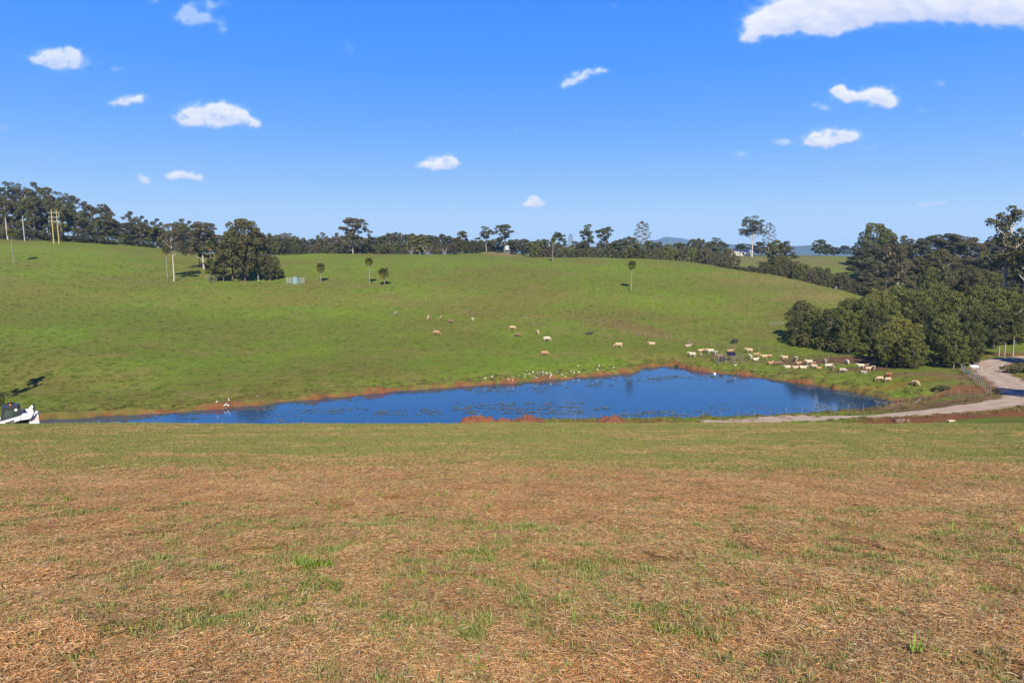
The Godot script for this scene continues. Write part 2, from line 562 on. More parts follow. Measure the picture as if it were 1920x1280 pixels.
# ------------------------------------------------------------------ sky
func make_sky() -> PanoramaSkyMaterial:
	var w := 4096
	var h := 2048
	var im := Image.create(w, h, false, Image.FORMAT_RGB8)
	# air: colour by height above the horizon (degrees, sRGB)
	var stops := [[-90.0, Color8(120, 135, 120)], [-0.2, Color8(120, 135, 120)], [0.0, Color8(190, 219, 250)], [3.0, Color8(174, 210, 250)], [6.0, Color8(144, 193, 251)], [10.0, Color8(110, 172, 254)], [14.0, Color8(86, 158, 254)], [19.0, Color8(70, 145, 252)],
		[30.0, Color8(52, 122, 236)], [55.0, Color8(36, 96, 205)], [90.0, Color8(30, 86, 190)]]
	var rows: Array[Color] = []
	for y in h:
		var e := 90.0 - (y + 0.5) / h * 180.0
		var k := 0
		while k < stops.size() - 2 and e > stops[k + 1][0]: k += 1
		var t: float = clampf((e - stops[k][0]) / (stops[k + 1][0] - stops[k][0]), 0.0, 1.0)
		var c: Color = stops[k][1].lerp(stops[k + 1][1], t)
		rows.append(c)
		im.fill_rect(Rect2i(0, y, w, 1), c)
	# clouds: lobes [x, y, half width, half height] in the picture's sky, thickness, then noise eats the edges
	var nz := FastNoiseLite.new()
	nz.seed = 3
	nz.frequency = 1.0
	nz.fractal_octaves = 5
	nz.fractal_gain = 0.55
	var clouds := [
		[0.88, [[100, 108, 40, 17], [140, 122, 38, 18], [85, 113, 32, 12], [125, 100, 22, 10]]],
		[0.35, [[218, 128, 20, 7]]],
		[0.95, [[240, 188, 30, 10], [262, 184, 18, 8], [214, 196, 20, 6]]],
		[0.98, [[395, 205, 42, 19], [345, 219, 28, 17], [430, 212, 34, 16], [395, 232, 46, 13], [478, 234, 16, 10], [455, 220, 20, 9]]],
		[0.62, [[355, 38, 40, 14], [395, 6, 44, 13], [345, 20, 16, 10], [380, 34, 22, 12], [418, 54, 12, 14], [290, 3, 18, 6]]],
		[0.88, [[340, 328, 26, 11], [365, 333, 22, 7], [322, 332, 16, 6]]], [0.7, [[262, 334, 12, 9], [276, 341, 14, 7]]],
		[0.4, [[8, 241, 16, 9]]], [0.22, [[655, 90, 18, 24]]],
		[0.95, [[830, 304, 30, 15], [805, 313, 26, 9], [845, 306, 16, 11]]],
		[0.85, [[1075, 152, 24, 10], [1100, 140, 26, 9], [1122, 133, 28, 7], [1058, 163, 13, 8]]],
		[0.3, [[1013, 177, 9, 5], [1148, 12, 10, 7]]], [0.35, [[965, 245, 14, 3], [990, 243, 10, 3]]],
		[0.9, [[1000, 377, 13, 10], [985, 383, 18, 5], [1014, 382, 16, 6], [1003, 371, 7, 6]]], [0.4, [[848, 393, 13, 6]]],
		[1.0, [[1500, 30, 70, 30], [1580, 22, 70, 36], [1660, 12, 90, 32], [1760, 10, 100, 30], [1860, 14, 90, 32], [1950, 20, 90, 34], [1430, 55, 38, 20], [1545, 55, 32, 16], [1460, 40, 50, 20], [1405, 72, 16, 12], [1700, -30, 330, 46], [2050, 10, 120, 45]]],
		[1.05, [[1620, 183, 42, 16], [1656, 178, 28, 20], [1580, 180, 22, 15], [1668, 196, 16, 10], [1572, 168, 10, 9]]],
		[0.9, [[1544, 202, 24, 11]]],
		[1.0, [[1556, 252, 42, 15], [1585, 256, 34, 12], [1530, 265, 32, 10], [1552, 272, 24, 8]]],
		[0.6, [[1460, 268, 22, 7], [1478, 264, 10, 6]]], [0.6, [[1392, 292, 18, 10]]],
		[0.5, [[1768, 154, 16, 8]]], [0.25, [[1732, 207, 12, 6]]], [0.25, [[1625, 277, 24, 5]]], [0.3, [[1890, 152, 14, 4]]],
		[0.5, [[1765, 382, 26, 5], [1732, 385, 14, 5]]], [0.3, [[1440, 378, 34, 6]]], [0.35, [[1760, 327, 9, 4], [1652, 335, 9, 5]]], [0.3, [[1650, 389, 10, 4]]],
		[0.6, [[1924, 249, 8, 7]]],
		# more of the same sky outside the frame
		[1.2, [[-420, 60, 90, 34], [-340, 80, 70, 26], [-500, 84, 60, 22]]], [0.9, [[-250, 230, 50, 18]]], [1.2, [[2300, 120, 90, 34], [2380, 140, 60, 26]]],
		[1.2, [[700, -260, 120, 44], [800, -240, 90, 36]]], [1.2, [[1350, -330, 150, 50], [1450, -300, 90, 40]]],
	]
	for cl: Array in clouds:
		var thick: float = cl[0]
		var lobes: Array = cl[1]
		var x0 := 1e9; var x1 := -1e9; var y0 := 1e9; var y1 := -1e9
		for l: Array in lobes:
			x0 = minf(x0, l[0] - l[2] * 1.6 - 12); x1 = maxf(x1, l[0] + l[2] * 1.6 + 12)
			y0 = minf(y0, l[1] - l[3] * 1.7 - 12); y1 = maxf(y1, l[1] + l[3] * 1.7 + 12)
		# corners of that patch on the panorama
		var bx0 := 1e9; var bx1 := -1e9; var by0 := 1e9; var by1 := -1e9
		for q: Vector2 in [Vector2(x0, y0), Vector2(x1, y0), Vector2(x0, y1), Vector2(x1, y1), Vector2((x0 + x1) / 2, y0)]:
			var r := ray(q.x, q.y)
			var u := atan2(r.x, 1.0) / TAU * w   # straight ahead is the panorama's first column
			var v := (0.5 - atan2(r.y, sqrt(1.0 + r.x * r.x)) / PI) * h
			bx0 = minf(bx0, u); bx1 = maxf(bx1, u); by0 = minf(by0, v); by1 = maxf(by1, v)
		for yy in range(maxi(int(by0) - 2, 0), mini(int(by1) + 3, h / 2)):
			var el := (0.5 - (yy + 0.5) / h) * PI
			for xq in range(int(bx0) - 2, int(bx1) + 3):
				var xx := posmod(xq, w)
				var az := (xq + 0.5) / w * TAU
				# back to the picture's plane
				var up := tan(el) / cos(az)   # per metre ahead
				var fw := ct - up * sn
				var px := 960.0 + FOCAL * tan(az) / fw
				var py := 640.0 - FOCAL * (up * ct + sn) / fw
				var wx := px + 9.0 * nz.get_noise_2d(px * 0.020, py * 0.03 + 50.0)
				var wy := py + 6.0 * nz.get_noise_2d(px * 0.025 + 90.0, py * 0.03)
				var sum := 0.0
				var under := 0.0
				for l: Array in lobes:
					var ax: float = (wx - l[0]) / l[2]
					var ay: float = (wy - l[1]) / l[3]
					if ay > 0.0: ay *= 1.15
					var f := exp(-0.75 * (ax * ax + ay * ay))
					sum += f
					under += f * ay
				under /= maxf(sum, 1e-4)
				var puff := nz.get_noise_2d(px * 0.030, py * 0.045) if lobes.size() < 9 else 0.8 * nz.get_noise_2d(px * 0.011, py * 0.022) + 0.2
				var den := minf(sum, 1.25) * (1.0 + 0.42 * puff) + (0.10 if lobes.size() < 9 else 0.05) * nz.get_noise_2d(px * 0.07 + 40.0, py * 0.10) - 0.14
				var a := pow(clampf(den * clampf(thick, 1.0, 1.12), 0.0, 1.0), 2.3) * minf(1.0, thick) * 0.96
				a *= lerpf(clampf(0.60 + 1.3 * nz.get_noise_2d(px * 0.045 + 13.0, py * 0.075), 0.0, 1.0), 1.0, sstep(0.45, 1.05, den))
				if a <= 0.004: continue
				var lit := clampf(0.30 + 0.42 * minf(den, 1.0) - 0.60 * under + 0.45 * nz.get_noise_2d(px * 0.018 + 60.0, py * 0.04), 0.0, 1.0) * minf(1.0, 0.45 + 0.45 * thick)
				var c := Color8(196, 208, 246).lerp(Color8(250, 249, 254), lit)
				im.set_pixel(xx, yy, im.get_pixel(xx, yy).lerp(c, clampf(a, 0.0, 1.0)))
	var m := PanoramaSkyMaterial.new()
	m.panorama = ImageTexture.create_from_image(im)
	return m

# ------------------------------------------------------------------ colours of the ground
var blobs := []        # [x, d, half width, half depth, colour, strength]
var road_lines: Array[PackedVector2Array] = []
var tracks: Array[PackedVector2Array] = []   # worn cattle pads

func blob(px: float, py: float, rx: float, rd: float, c: Color, s := 1.0) -> void:
	var p := at(px, py)
	blobs.append([p.x, -p.z, rx, rd, c, s])

const SOIL := Color(0.26, 0.105, 0.045)
const SOIL_DARK := Color(0.27, 0.11, 0.05)
const DRY := Color(0.21, 0.135, 0.065)
const MUD := Color(0.17, 0.10, 0.055)

func plan_ground() -> void:
	var path_a := PackedVector2Array()
	for q: Vector2 in [Vector2(1320, 794), Vector2(1390, 790.5), Vector2(1460, 787), Vector2(1560, 783.5), Vector2(1680, 778), Vector2(1800, 768), Vector2(1870, 758), Vector2(1935, 746), Vector2(2010, 735)]:
		var p := at(q.x, q.y, 84.0)
		path_a.append(Vector2(p.x, -p.z))
	var path_b := PackedVector2Array()
	for q: Vector2 in [Vector2(1930, 747), Vector2(1912, 731), Vector2(1886, 713), Vector2(1862, 700), Vector2(1853, 688), Vector2(1866, 679), Vector2(1905, 673), Vector2(1960, 668), Vector2(2050, 660)]:
		var p := at(q.x, q.y, 84.0)
		path_b.append(Vector2(p.x, -p.z))
	road_lines = [smooth_path(path_a), smooth_path(path_b)]
	for line: Array in [[Vector2(1060, 592), Vector2(1130, 604), Vector2(1215, 628), Vector2(1290, 641), Vector2(1380, 650), Vector2(1470, 652)], [Vector2(700, 552), Vector2(860, 580), Vector2(1000, 606), Vector2(1160, 634)], [Vector2(1190, 622), Vector2(1260, 634), Vector2(1300, 646)]]:
		var pts := PackedVector2Array()
		for q: Vector2 in line:
			var p := at(q.x, q.y, 84.0)
			pts.append(Vector2(p.x, -p.z))
		var fine := smooth_path(smooth_path(pts))
		tracks.append(fine)
	# bare and trampled ground
	blob(1590, 676, 20.0, 6.5, MUD, 1.0)
	blob(1530, 668, 9.0, 3.0, MUD, 0.6)
	blob(1650, 690, 10.0, 4.0, MUD, 0.9)
	blob(1730, 700, 8.0, 3.0, DRY, 0.7)
	blob(1215, 622, 9.0, 7.0, DRY, 0.6)
	blob(1130, 604, 9.0, 5.0, DRY, 0.4)
	blob(1368, 672, 6.0, 3.0, MUD, 0.5)
	blob(1516, 543, 7.0, 9.0, SOIL, 0.55)
	blob(1535, 552, 18.0, 18.0, Color(0.27, 0.20, 0.08), 0.7)
	blob(1470, 535, 30.0, 30.0, Color(0.25, 0.21, 0.075), 0.6)
	blob(1320, 540, 60.0, 14.0, Color(0.15, 0.19, 0.03), 0.5)
	blob(620, 560, 120.0, 12.0, Color(0.24, 0.22, 0.055), 0.35)
	blob(300, 600, 90.0, 16.0, Color(0.14, 0.175, 0.032), 0.5)
	blob(900, 640, 90.0, 10.0, Color(0.14, 0.175, 0.03), 0.4)
	blob(1800, 752, 16.0, 5.0, DRY, 1.0)
	blob(1850, 735, 9.0, 6.0, DRY, 1.0)
	blob(1700, 765, 15.0, 3.5, DRY, 0.9)
	blob(1735, 746, 14.0, 2.6, SOIL, 0.7)
	blob(1660, 728, 12.0, 2.0, SOIL, 0.5)
	blob(1860, 715, 5.0, 10.0, DRY, 0.9)
	blob(1880, 664, 16.0, 4.0, Color(0.24, 0.125, 0.055), 0.9)
	blob(1880, 777, 24.0, 6.5, SOIL_DARK, 1.0)
	blob(1760, 784, 17.0, 4.0, SOIL_DARK, 1.0)
	blob(1680, 789, 12.0, 2.2, SOIL_DARK, 0.9)
	blob(1400, 789, 18.0, 2.0, Color(0.24, 0.12, 0.06), 0.8)
	blob(1140, 790, 10.0, 2.0, SOIL, 0.6)
	blob(1000, 480, 60.0, 30.0, Color(0.13, 0.16, 0.035), 0.3)
	blob(940, 476, 14.0, 14.0, Color(0.26, 0.2, 0.095), 0.9)
	blob(1450, 486, 60.0, 60.0, Color(0.20, 0.19, 0.075), 0.8)

func smooth_path(p: PackedVector2Array) -> PackedVector2Array:
	var out := PackedVector2Array()
	for k in p.size() - 1:
		for s in 6:
			var t := s / 6.0
			out.append(p[k].cubic_interpolate(p[k + 1], p[maxi(k - 1, 0)], p[mini(k + 2, p.size() - 1)], t))
	out.append(p[p.size() - 1])
	return out

func road_dist(x: float, d: float) -> float:
	var best := 1e9
	var q := Vector2(x, d)
	for line in road_lines:
		for p in line:
			best = minf(best, p.distance_squared_to(q))
	return sqrt(best)

func ground_color(x: float, d: float, steep: float) -> Color:
	var n1 := noise_a.get_noise_2d(x * 0.012, d * 0.016)
	var n2 := noise_a.get_noise_2d(x * 0.07 + 40.0, d * 0.09)
	var n3 := noise_a.get_noise_2d(x * 0.5 + 80.0, d * 0.5)
	var t := clampf(0.58 + 1.0 * n1 + 0.7 * n2 + 0.35 * n3, 0.0, 1.0)
	var c := Color(0.206, 0.200, 0.048).lerp(Color(0.155, 0.216, 0.028), t)
	# ranker dark tufts and dry yellow patches
	c = c.lerp(Color(0.115, 0.165, 0.030), 0.6 * sstep(0.18, 0.5, noise_a.get_noise_2d(x * 0.25 + 7.0, d * 0.3)))
	c = c * (1.0 + 0.22 * n1 + 0.12 * n2)
	c = c.lerp(Color(0.24, 0.205, 0.070), 0.55 * sstep(0.2, 0.55, noise_a.get_noise_2d(x * 0.05 + 300.0, d * 0.08)))
	if d > 80.0:
		for b: Array in blobs:
			var ax: float = (x - b[0]) / b[2]
			var ad: float = (d - b[1]) / b[3]
			var q := ax * ax + ad * ad
			if q < 2.2:
				var e := sstep(1.25, 0.45, sqrt(q) + 0.55 * n2 + 0.35 * n3)
				c = c.lerp(b[4], e * b[5])
	if d > 120.0 and d < 290.0:
		var w := 9.0
		for line in tracks:
			for q in line: w = minf(w, Vector2(x, d).distance_to(q))
		c = c.lerp(Color(0.23, 0.165, 0.085), 0.6 * sstep(1.3, 0.3, w + 0.9 * n3))
	if d > 82.0 and d < 188.0:
		var s := shore_s(x, d)
		if s > -9.0:
			var top := bank_top(x, d)
			var patch := noise_a.get_noise_2d(x * 0.11 + 12.0, d * 0.11)
			var raw := sstep(-1.0 - 2.4 * maxf(0.0, patch), -0.55, s) * clampf(0.72 + 1.7 * patch + 1.0 * n3, 0.15, 1.0)
			if x > -40.0 and d < 118.0: raw *= 0.35
			c = c.lerp(Color(0.125, 0.092, 0.042), 0.6 * sstep(-2.6, -0.6, s) * clampf(0.6 + n2, 0.2, 1.0))
			c = c.lerp(SOIL.lerp(Color(0.20, 0.10, 0.05), clampf(0.5 - 1.2 * n3, 0.0, 1.0)), raw)
			if s > 0.0: c = c.lerp(Color(0.06, 0.035, 0.022), sstep(0.0, 0.4, s))   # mud of the bed
	return c

var grass_mat: StandardMaterial3D

func noise_tex(sd: int, freq: float, lo: float, hi: float, size := 512, octaves := 4, kind := FastNoiseLite.TYPE_SIMPLEX_SMOOTH, normal := false, bump := 4.0) -> NoiseTexture2D:
	var n := FastNoiseLite.new()
	n.seed = sd
	n.noise_type = kind
	n.frequency = freq
	n.fractal_octaves = octaves
	n.fractal_gain = 0.6
	var t := NoiseTexture2D.new()
	t.width = size
	t.height = size
	t.seamless = true
	t.noise = n
	if normal:
		t.as_normal_map = true
		t.bump_strength = bump
	else:
		var g := Gradient.new()
		g.offsets = PackedFloat32Array([0.15, 0.85])
		g.colors = PackedColorArray([Color(lo, lo, lo).linear_to_srgb(), Color(hi, hi, hi).linear_to_srgb()])
		t.color_ramp = g
	return t

func axis(parts: Array) -> PackedFloat32Array:   # [from, to, step] pieces joined
	var out := PackedFloat32Array()
	for p: Array in parts:
		var n := maxi(1, int(round((p[1] - p[0]) / p[2])))
		for k in n: out.append(lerpf(p[0], p[1], float(k) / n))
	out.append(parts[parts.size() - 1][1])
	return out

func build_terrain() -> void:
	var xs := axis([[-3000, -900, 350], [-900, -450, 75], [-450, -130, 6], [-130, 145, 0.65], [145, 450, 6], [450, 900, 75], [900, 3000, 350]])
	var ds := axis([[-60, -14, 6], [-14, 46, 1.5], [46, 84, 2], [84, 166, 0.5], [166, 260, 1.6], [260, 370, 2.2], [370, 624, 6], [624, 1000, 60], [1000, 5000, 500]])
	var nx := xs.size()
	var nd := ds.size()
	var hs := PackedFloat32Array()
	hs.resize(nx * nd)
	var v := PackedVector3Array(); var n := PackedVector3Array(); var c := PackedColorArray(); var uv := PackedVector2Array(); var uv2 := PackedVector2Array()
	v.resize(nx * nd); n.resize(nx * nd); c.resize(nx * nd); uv.resize(nx * nd); uv2.resize(nx * nd)
	for j in nd:
		var d := ds[j]
		for k in nx:
			var x := xs[k]
			var h := land(x, d) if d > 460.0 or absf(x) > 450.0 else ground(x, d)
			if d < 46.0 and d > -14.0:   # the mown field lies over this
				h -= 0.35 * sstep(46.0, 40.0, d) * sstep(-14.0, -8.0, d)
			if d >= 44.0 and d < 100.0 and hs.size() > 0: pass
			hs[j * nx + k] = h
	lap("  heights %d x %d" % [nx, nd])
	for j in nd:
		var d := ds[j]
		var j0 := maxi(j - 1, 0); var j1 := mini(j + 1, nd - 1)
		for k in nx:
			var x := xs[k]
			var q := j * nx + k
			var k0 := maxi(k - 1, 0); var k1 := mini(k + 1, nx - 1)
			var gx := (hs[j * nx + k1] - hs[j * nx + k0]) / (xs[k1] - xs[k0])
			var gd := (hs[j1 * nx + k] - hs[j0 * nx + k]) / (ds[j1] - ds[j0])
			v[q] = Vector3(x, hs[q], -d)
			n[q] = Vector3(-gx, 1.0, gd).normalized()
			# only what the camera side can see needs the full colours
			if d > 40.0 and d < 520.0 and absf(x) < 40.0 + d * 0.95:
				c[q] = ground_color(x, d, 0.0)
			else:
				c[q] = Color(0.12, 0.14, 0.035)
			uv[q] = Vector2(x, -d) / 3.1
			uv2[q] = Vector2(x * 0.94 + d * 0.34, -d * 0.94 + x * 0.34) / 23.0
	var ix := PackedInt32Array()
	ix.resize((nx - 1) * (nd - 1) * 6)
	var o := 0
	for j in nd - 1:
		for k in nx - 1:
			var a := j * nx + k
			# +x right, +d away: clockwise seen from above
			ix[o] = a; ix[o + 1] = a + nx; ix[o + 2] = a + nx + 1
			ix[o + 3] = a; ix[o + 4] = a + nx + 1; ix[o + 5] = a + 1
			o += 6
	var m := grid_mesh(v, n, c, uv, uv2, ix)
	grass_mat = StandardMaterial3D.new()
	grass_mat.resource_name = "pasture"
	grass_mat.vertex_color_use_as_albedo = true
	grass_mat.albedo_color = lin(TONE, TONE, TONE)
	grass_mat.roughness = 1.0
	grass_mat.metallic_specular = 0.15
	grass_mat.albedo_texture = noise_tex(21, 0.035, 0.66, 1.0)
	grass_mat.detail_enabled = true
	grass_mat.detail_blend_mode = BaseMaterial3D.BLEND_MODE_MUL
	grass_mat.detail_uv_layer = BaseMaterial3D.DETAIL_UV_2
	grass_mat.detail_albedo = noise_tex(22, 0.025, 0.72, 1.0)
	grass_mat.heightmap_enabled = true
	grass_mat.heightmap_texture = noise_tex(23, 0.06, 0.0, 1.0)
	grass_mat.heightmap_scale = 1.5
	solo("ground", m, grass_mat, "green grazed hillside paddock around the dam", "", "", "structure")

func grid_mesh(v: PackedVector3Array, n: PackedVector3Array, c: PackedColorArray, uv: PackedVector2Array, uv2: PackedVector2Array, ix: PackedInt32Array) -> ArrayMesh:
	var a := []
	a.resize(Mesh.ARRAY_MAX)
	a[Mesh.ARRAY_VERTEX] = v
	a[Mesh.ARRAY_NORMAL] = n
	a[Mesh.ARRAY_COLOR] = c
	a[Mesh.ARRAY_TEX_UV] = uv
	if uv2.size() > 0: a[Mesh.ARRAY_TEX_UV2] = uv2
	a[Mesh.ARRAY_INDEX] = ix
	var m := ArrayMesh.new()
	m.add_surface_from_arrays(Mesh.PRIMITIVE_TRIANGLES, a)
	return m

# share of living grass in the mown field
func green(x: float, d: float) -> float:
	var far := sstep(10.0, 17.0, d + 2.5 * noise_b.get_noise_2d(x * 0.10, d * 0.2))
	var g := lerpf(0.335, 0.76, far)
	g += 0.26 * noise_a.get_noise_2d(x * 0.16 + 3.0, d * 0.30) + 0.30 * noise_a.get_noise_2d(x * 0.9, d * 1.2 + 60.0) + 0.32 * noise_b.get_noise_2d(x * 4.0, d * 4.0)
	# rows of raked clippings across the slope
	g -= 0.34 * sstep(0.25, 0.7, noise_b.get_noise_2d(x * 0.03 + 5.0, d * 0.42)) * (1.0 - 0.4 * far)
	g += far * 0.45 * noise_a.get_noise_2d(x * 0.07 + 11.0, d * 0.33)
	g += 0.12 * sstep(22.0, 30.0, d)
	return clampf(g, 0.0, 1.0)

func build_field() -> void:
	# the near mown field: a finer sheet over the hilltop
	var us := axis([[-1.5, -0.9, 0.05], [-0.9, 0.9, 0.0075], [0.9, 1.5, 0.05]])
	var ds := PackedFloat32Array()
	var d := -7.0
	while d < 45.0:
		ds.append(d)
		d += maxf(0.05, 0.012 * absf(d)) if d > 1.0 else 0.5
	ds.append(45.0)
	var nx := us.size()
	var nd := ds.size()
	var v := PackedVector3Array(); var n := PackedVector3Array(); var c := PackedColorArray(); var uv := PackedVector2Array(); var uv2 := PackedVector2Array()
	for j in nd:
		for k in nx:
			var x := us[k] * (maxf(ds[j], 0.0) + 1.5)
			if ds[j] < 1.5: x = us[k] * 7.0 if absf(us[k]) > 0.9 else x
			v.append(Vector3(x, ground(x, ds[j]), -ds[j]))
			var g := green(x, ds[j])
			var q := noise_a.get_noise_2d(x * 1.3, ds[j] * 1.3)
			var straw := Color(0.16, 0.085, 0.036).lerp(Color(0.34, 0.20, 0.08), clampf(0.5 + q, 0.0, 1.0))
			straw = straw.lerp(Color(0.30, 0.23, 0.11), sstep(12.0, 20.0, ds[j]) * 0.6)
			var col := straw.lerp(Color(0.16, 0.175, 0.040), sstep(0.2, 0.85, g + 0.25 * q) * 0.8)
			c.append(col)
			uv.append(Vector2(x, -ds[j]) / 0.7)
			uv2.append(Vector2(x * 0.9 + ds[j] * 0.43, -ds[j] * 0.9 + x * 0.43) / 3.7)
	n.resize(nx * nd)
	for j in nd:
		for k in nx:
			var a := v[j * nx + mini(k + 1, nx - 1)] - v[j * nx + maxi(k - 1, 0)]
			var b := v[mini(j + 1, nd - 1) * nx + k] - v[maxi(j - 1, 0) * nx + k]
			n[j * nx + k] = a.cross(b).normalized()
			if n[j * nx + k].y < 0.0: n[j * nx + k] = -n[j * nx + k]
	var ix := PackedInt32Array()
	for j in nd - 1:
		for k in nx - 1:
			var a := j * nx + k
			ix.append_array([a, a + nx, a + nx + 1, a, a + nx + 1, a + 1])
	var m := StandardMaterial3D.new()
	m.resource_name = "mown_field"
	m.albedo_color = lin(TONE, TONE, TONE)
	m.vertex_color_use_as_albedo = true
	m.roughness = 1.0
	m.metallic_specular = 0.15
	m.albedo_texture = noise_tex(31, 0.05, 0.5, 1.0)
	m.detail_enabled = true
	m.detail_blend_mode = BaseMaterial3D.BLEND_MODE_MUL
	m.detail_uv_layer = BaseMaterial3D.DETAIL_UV_2
	m.detail_albedo = noise_tex(32, 0.03, 0.75, 1.0)
	m.heightmap_enabled = true
	m.heightmap_texture = noise_tex(33, 0.08, 0.0, 1.0)
	m.heightmap_scale = 1.0
	solo("field", grid_mesh(v, n, c, uv, uv2, ix), m, "mown brown and green field in front of the dam", "", "", "structure")

# ------------------------------------------------------------------ water
func build_water() -> void:
	var poly := PackedVector2Array()
	for p in shore: poly.append(Vector2(p.x, -p.y))
	var grown := Geometry2D.offset_polygon(poly, 2.0, Geometry2D.JOIN_ROUND)
	var big: PackedVector2Array = grown[0]
	var ix := Geometry2D.triangulate_polygon(big)
	var v := PackedVector3Array(); var n := PackedVector3Array(); var c := PackedColorArray(); var uv := PackedVector2Array()
	for p in big:
		v.append(Vector3(p.x, 0, p.y)); n.append(Vector3.UP); c.append(Color.WHITE); uv.append(p / 22.0)
	for f in ix.size() / 3:
		var a := v[ix[f * 3]]; var b := v[ix[f * 3 + 1]]; var d := v[ix[f * 3 + 2]]
		if (d - a).cross(b - a).y < 0.0:
			var s := ix[f * 3 + 1]; ix[f * 3 + 1] = ix[f * 3 + 2]; ix[f * 3 + 2] = s
	var m := StandardMaterial3D.new()
	m.resource_name = "dam_water"
	m.albedo_color = lin(0.011, 0.036, 0.078)
	m.roughness = 0.06
	m.metallic_specular = 0.65
	m.normal_enabled = true
	m.normal_texture = noise_tex(41, 0.008, 0, 1, 1024, 7, FastNoiseLite.TYPE_SIMPLEX_SMOOTH, true, 6.0)
	m.normal_scale = 0.07
	solo("water", grid_mesh(v, n, c, uv, PackedVector2Array(), ix), m, "calm blue farm dam water reflecting the sky", "", "", "structure")

# ------------------------------------------------------------------ roads
func build_roads() -> void:
	var m := StandardMaterial3D.new()
	m.resource_name = "gravel"
	m.vertex_color_use_as_albedo = true
	m.albedo_color = lin(TONE, TONE, TONE)
	m.roughness = 0.95
	m.metallic_specular = 0.2
	m.albedo_texture = noise_tex(51, 0.08, 0.7, 1.0)
	m.uv1_triplanar = true
	m.uv1_world_triplanar = true
	m.uv1_scale = Vector3(0.5, 0.5, 0.5)
	for r in road_lines.size():
		var line := road_lines[r]
		var v := PackedVector3Array(); var n := PackedVector3Array(); var c := PackedColorArray(); var uv := PackedVector2Array()
		var cols := 15
		for k in line.size():
			var dir := (line[mini(k + 1, line.size() - 1)] - line[maxi(k - 1, 0)]).normalized()
			var side := Vector2(dir.y, -dir.x)
			for s in cols:
				var e := (s / (cols - 1.0) - 0.5) * 2.0
				var wide := (3.7 if r == 0 else 3.4) + 0.9 * noise_b.get_noise_2d(line[k].x * 0.3 + signf(e) * 50.0, line[k].y * 0.3)
				var p := line[k] + side * e * wide
				var crown := 0.06 * (1.0 - e * e)
				v.append(Vector3(p.x, ground(p.x, p.y) + 0.05 + crown + 0.002 * r - (0.12 if absf(e) > 0.99 else 0.0), -p.y))
				n.append(Vector3.UP)
				var t := noise_a.get_noise_2d(p.x * 0.6, p.y * 0.6)
				var rut := sstep(0.28, 0.0, absf(absf(e) - 0.45))
				var col := Color(0.34, 0.25, 0.18).lerp(Color(0.46, 0.37, 0.285), clampf(0.4 + t + 0.35 * rut, 0.0, 1.0))
				col = col.lerp(Color(0.26, 0.14, 0.075), sstep(0.72, 1.0, absf(e) + 0.3 * t))
				c.append(col)
				uv.append(p)
		var ix := PackedInt32Array()
		for k in line.size() - 1:
			for s in cols - 1:
				var a := k * cols + s
				var t3 := [a, a + cols, a + cols + 1, a, a + cols + 1, a + 1]
				if (v[t3[2]] - v[t3[0]]).cross(v[t3[1]] - v[t3[0]]).y < 0.0: t3 = [a, a + cols + 1, a + cols, a, a + 1, a + cols + 1]
				ix.append_array(t3)
		solo("road", grid_mesh(v, n, c, uv, PackedVector2Array(), ix), m, ["pale gravel track running along the near side of the dam", "gravel bend climbing past the dark trees to the right edge"][r], "", "", "structure")

func build_mountains() -> void:
	var m := mat("far_bush_hazed", Color(0.045, 0.085, 0.11), 1.0)  # blue of distance haze mixed into the bush colour
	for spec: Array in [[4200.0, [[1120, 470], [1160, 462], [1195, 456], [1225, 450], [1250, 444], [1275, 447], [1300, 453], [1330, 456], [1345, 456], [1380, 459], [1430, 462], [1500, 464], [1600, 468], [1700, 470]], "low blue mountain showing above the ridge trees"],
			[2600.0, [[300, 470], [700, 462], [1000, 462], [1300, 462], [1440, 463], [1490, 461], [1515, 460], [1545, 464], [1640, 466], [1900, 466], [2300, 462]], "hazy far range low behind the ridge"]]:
		var d: float = spec[0]
		var top := PackedVector2Array()
		for q: Array in spec[1]:
			var r := ray(q[0], q[1])
			top.append(Vector2(r.x * d, EYE + r.y * d))
		var b := MB.new()
		var rows := 7
		var cols := 90
		var grid: Array[PackedVector3Array] = []
		for j in rows:
			var line := PackedVector3Array()
			for k in cols:
				var t := float(k) / (cols - 1)
				var x := lerpf(top[0].x, top[top.size() - 1].x, t)
				var q := 0
				while q < top.size() - 2 and x > top[q + 1].x: q += 1
				var s := (x - top[q].x) / (top[q + 1].x - top[q].x)
				var y := lerpf(top[q].y, top[q + 1].y, s * s * (3.0 - 2.0 * s)) + 3.5 * noise_b.get_noise_2d(x * 0.02, d)
				var e := 1.0 - absf(j - (rows - 1) * 0.5) / ((rows - 1) * 0.5)
				line.append(Vector3(x, lerpf(-40.0, y, sqrt(e)) + (1.0 - e) * 20.0 * noise_b.get_noise_2d(x * 0.006, j * 3.0), -d - (j - rows * 0.5) * 90.0))
			grid.append(line)
		for j in rows - 1:
			for k in cols - 1:
				var a := grid[j][k]; var e := grid[j][k + 1]; var f := grid[j + 1][k + 1]; var g := grid[j + 1][k]
				var nn := (g - a).cross(e - a).normalized()
				if nn.y < 0.0: nn = -nn
				b.tri(a, e, f, Color.WHITE, nn, nn, nn); b.tri(a, f, g, Color.WHITE, nn, nn, nn)
		solo("mountain", b.mesh(), m, spec[2], "", "", "structure")

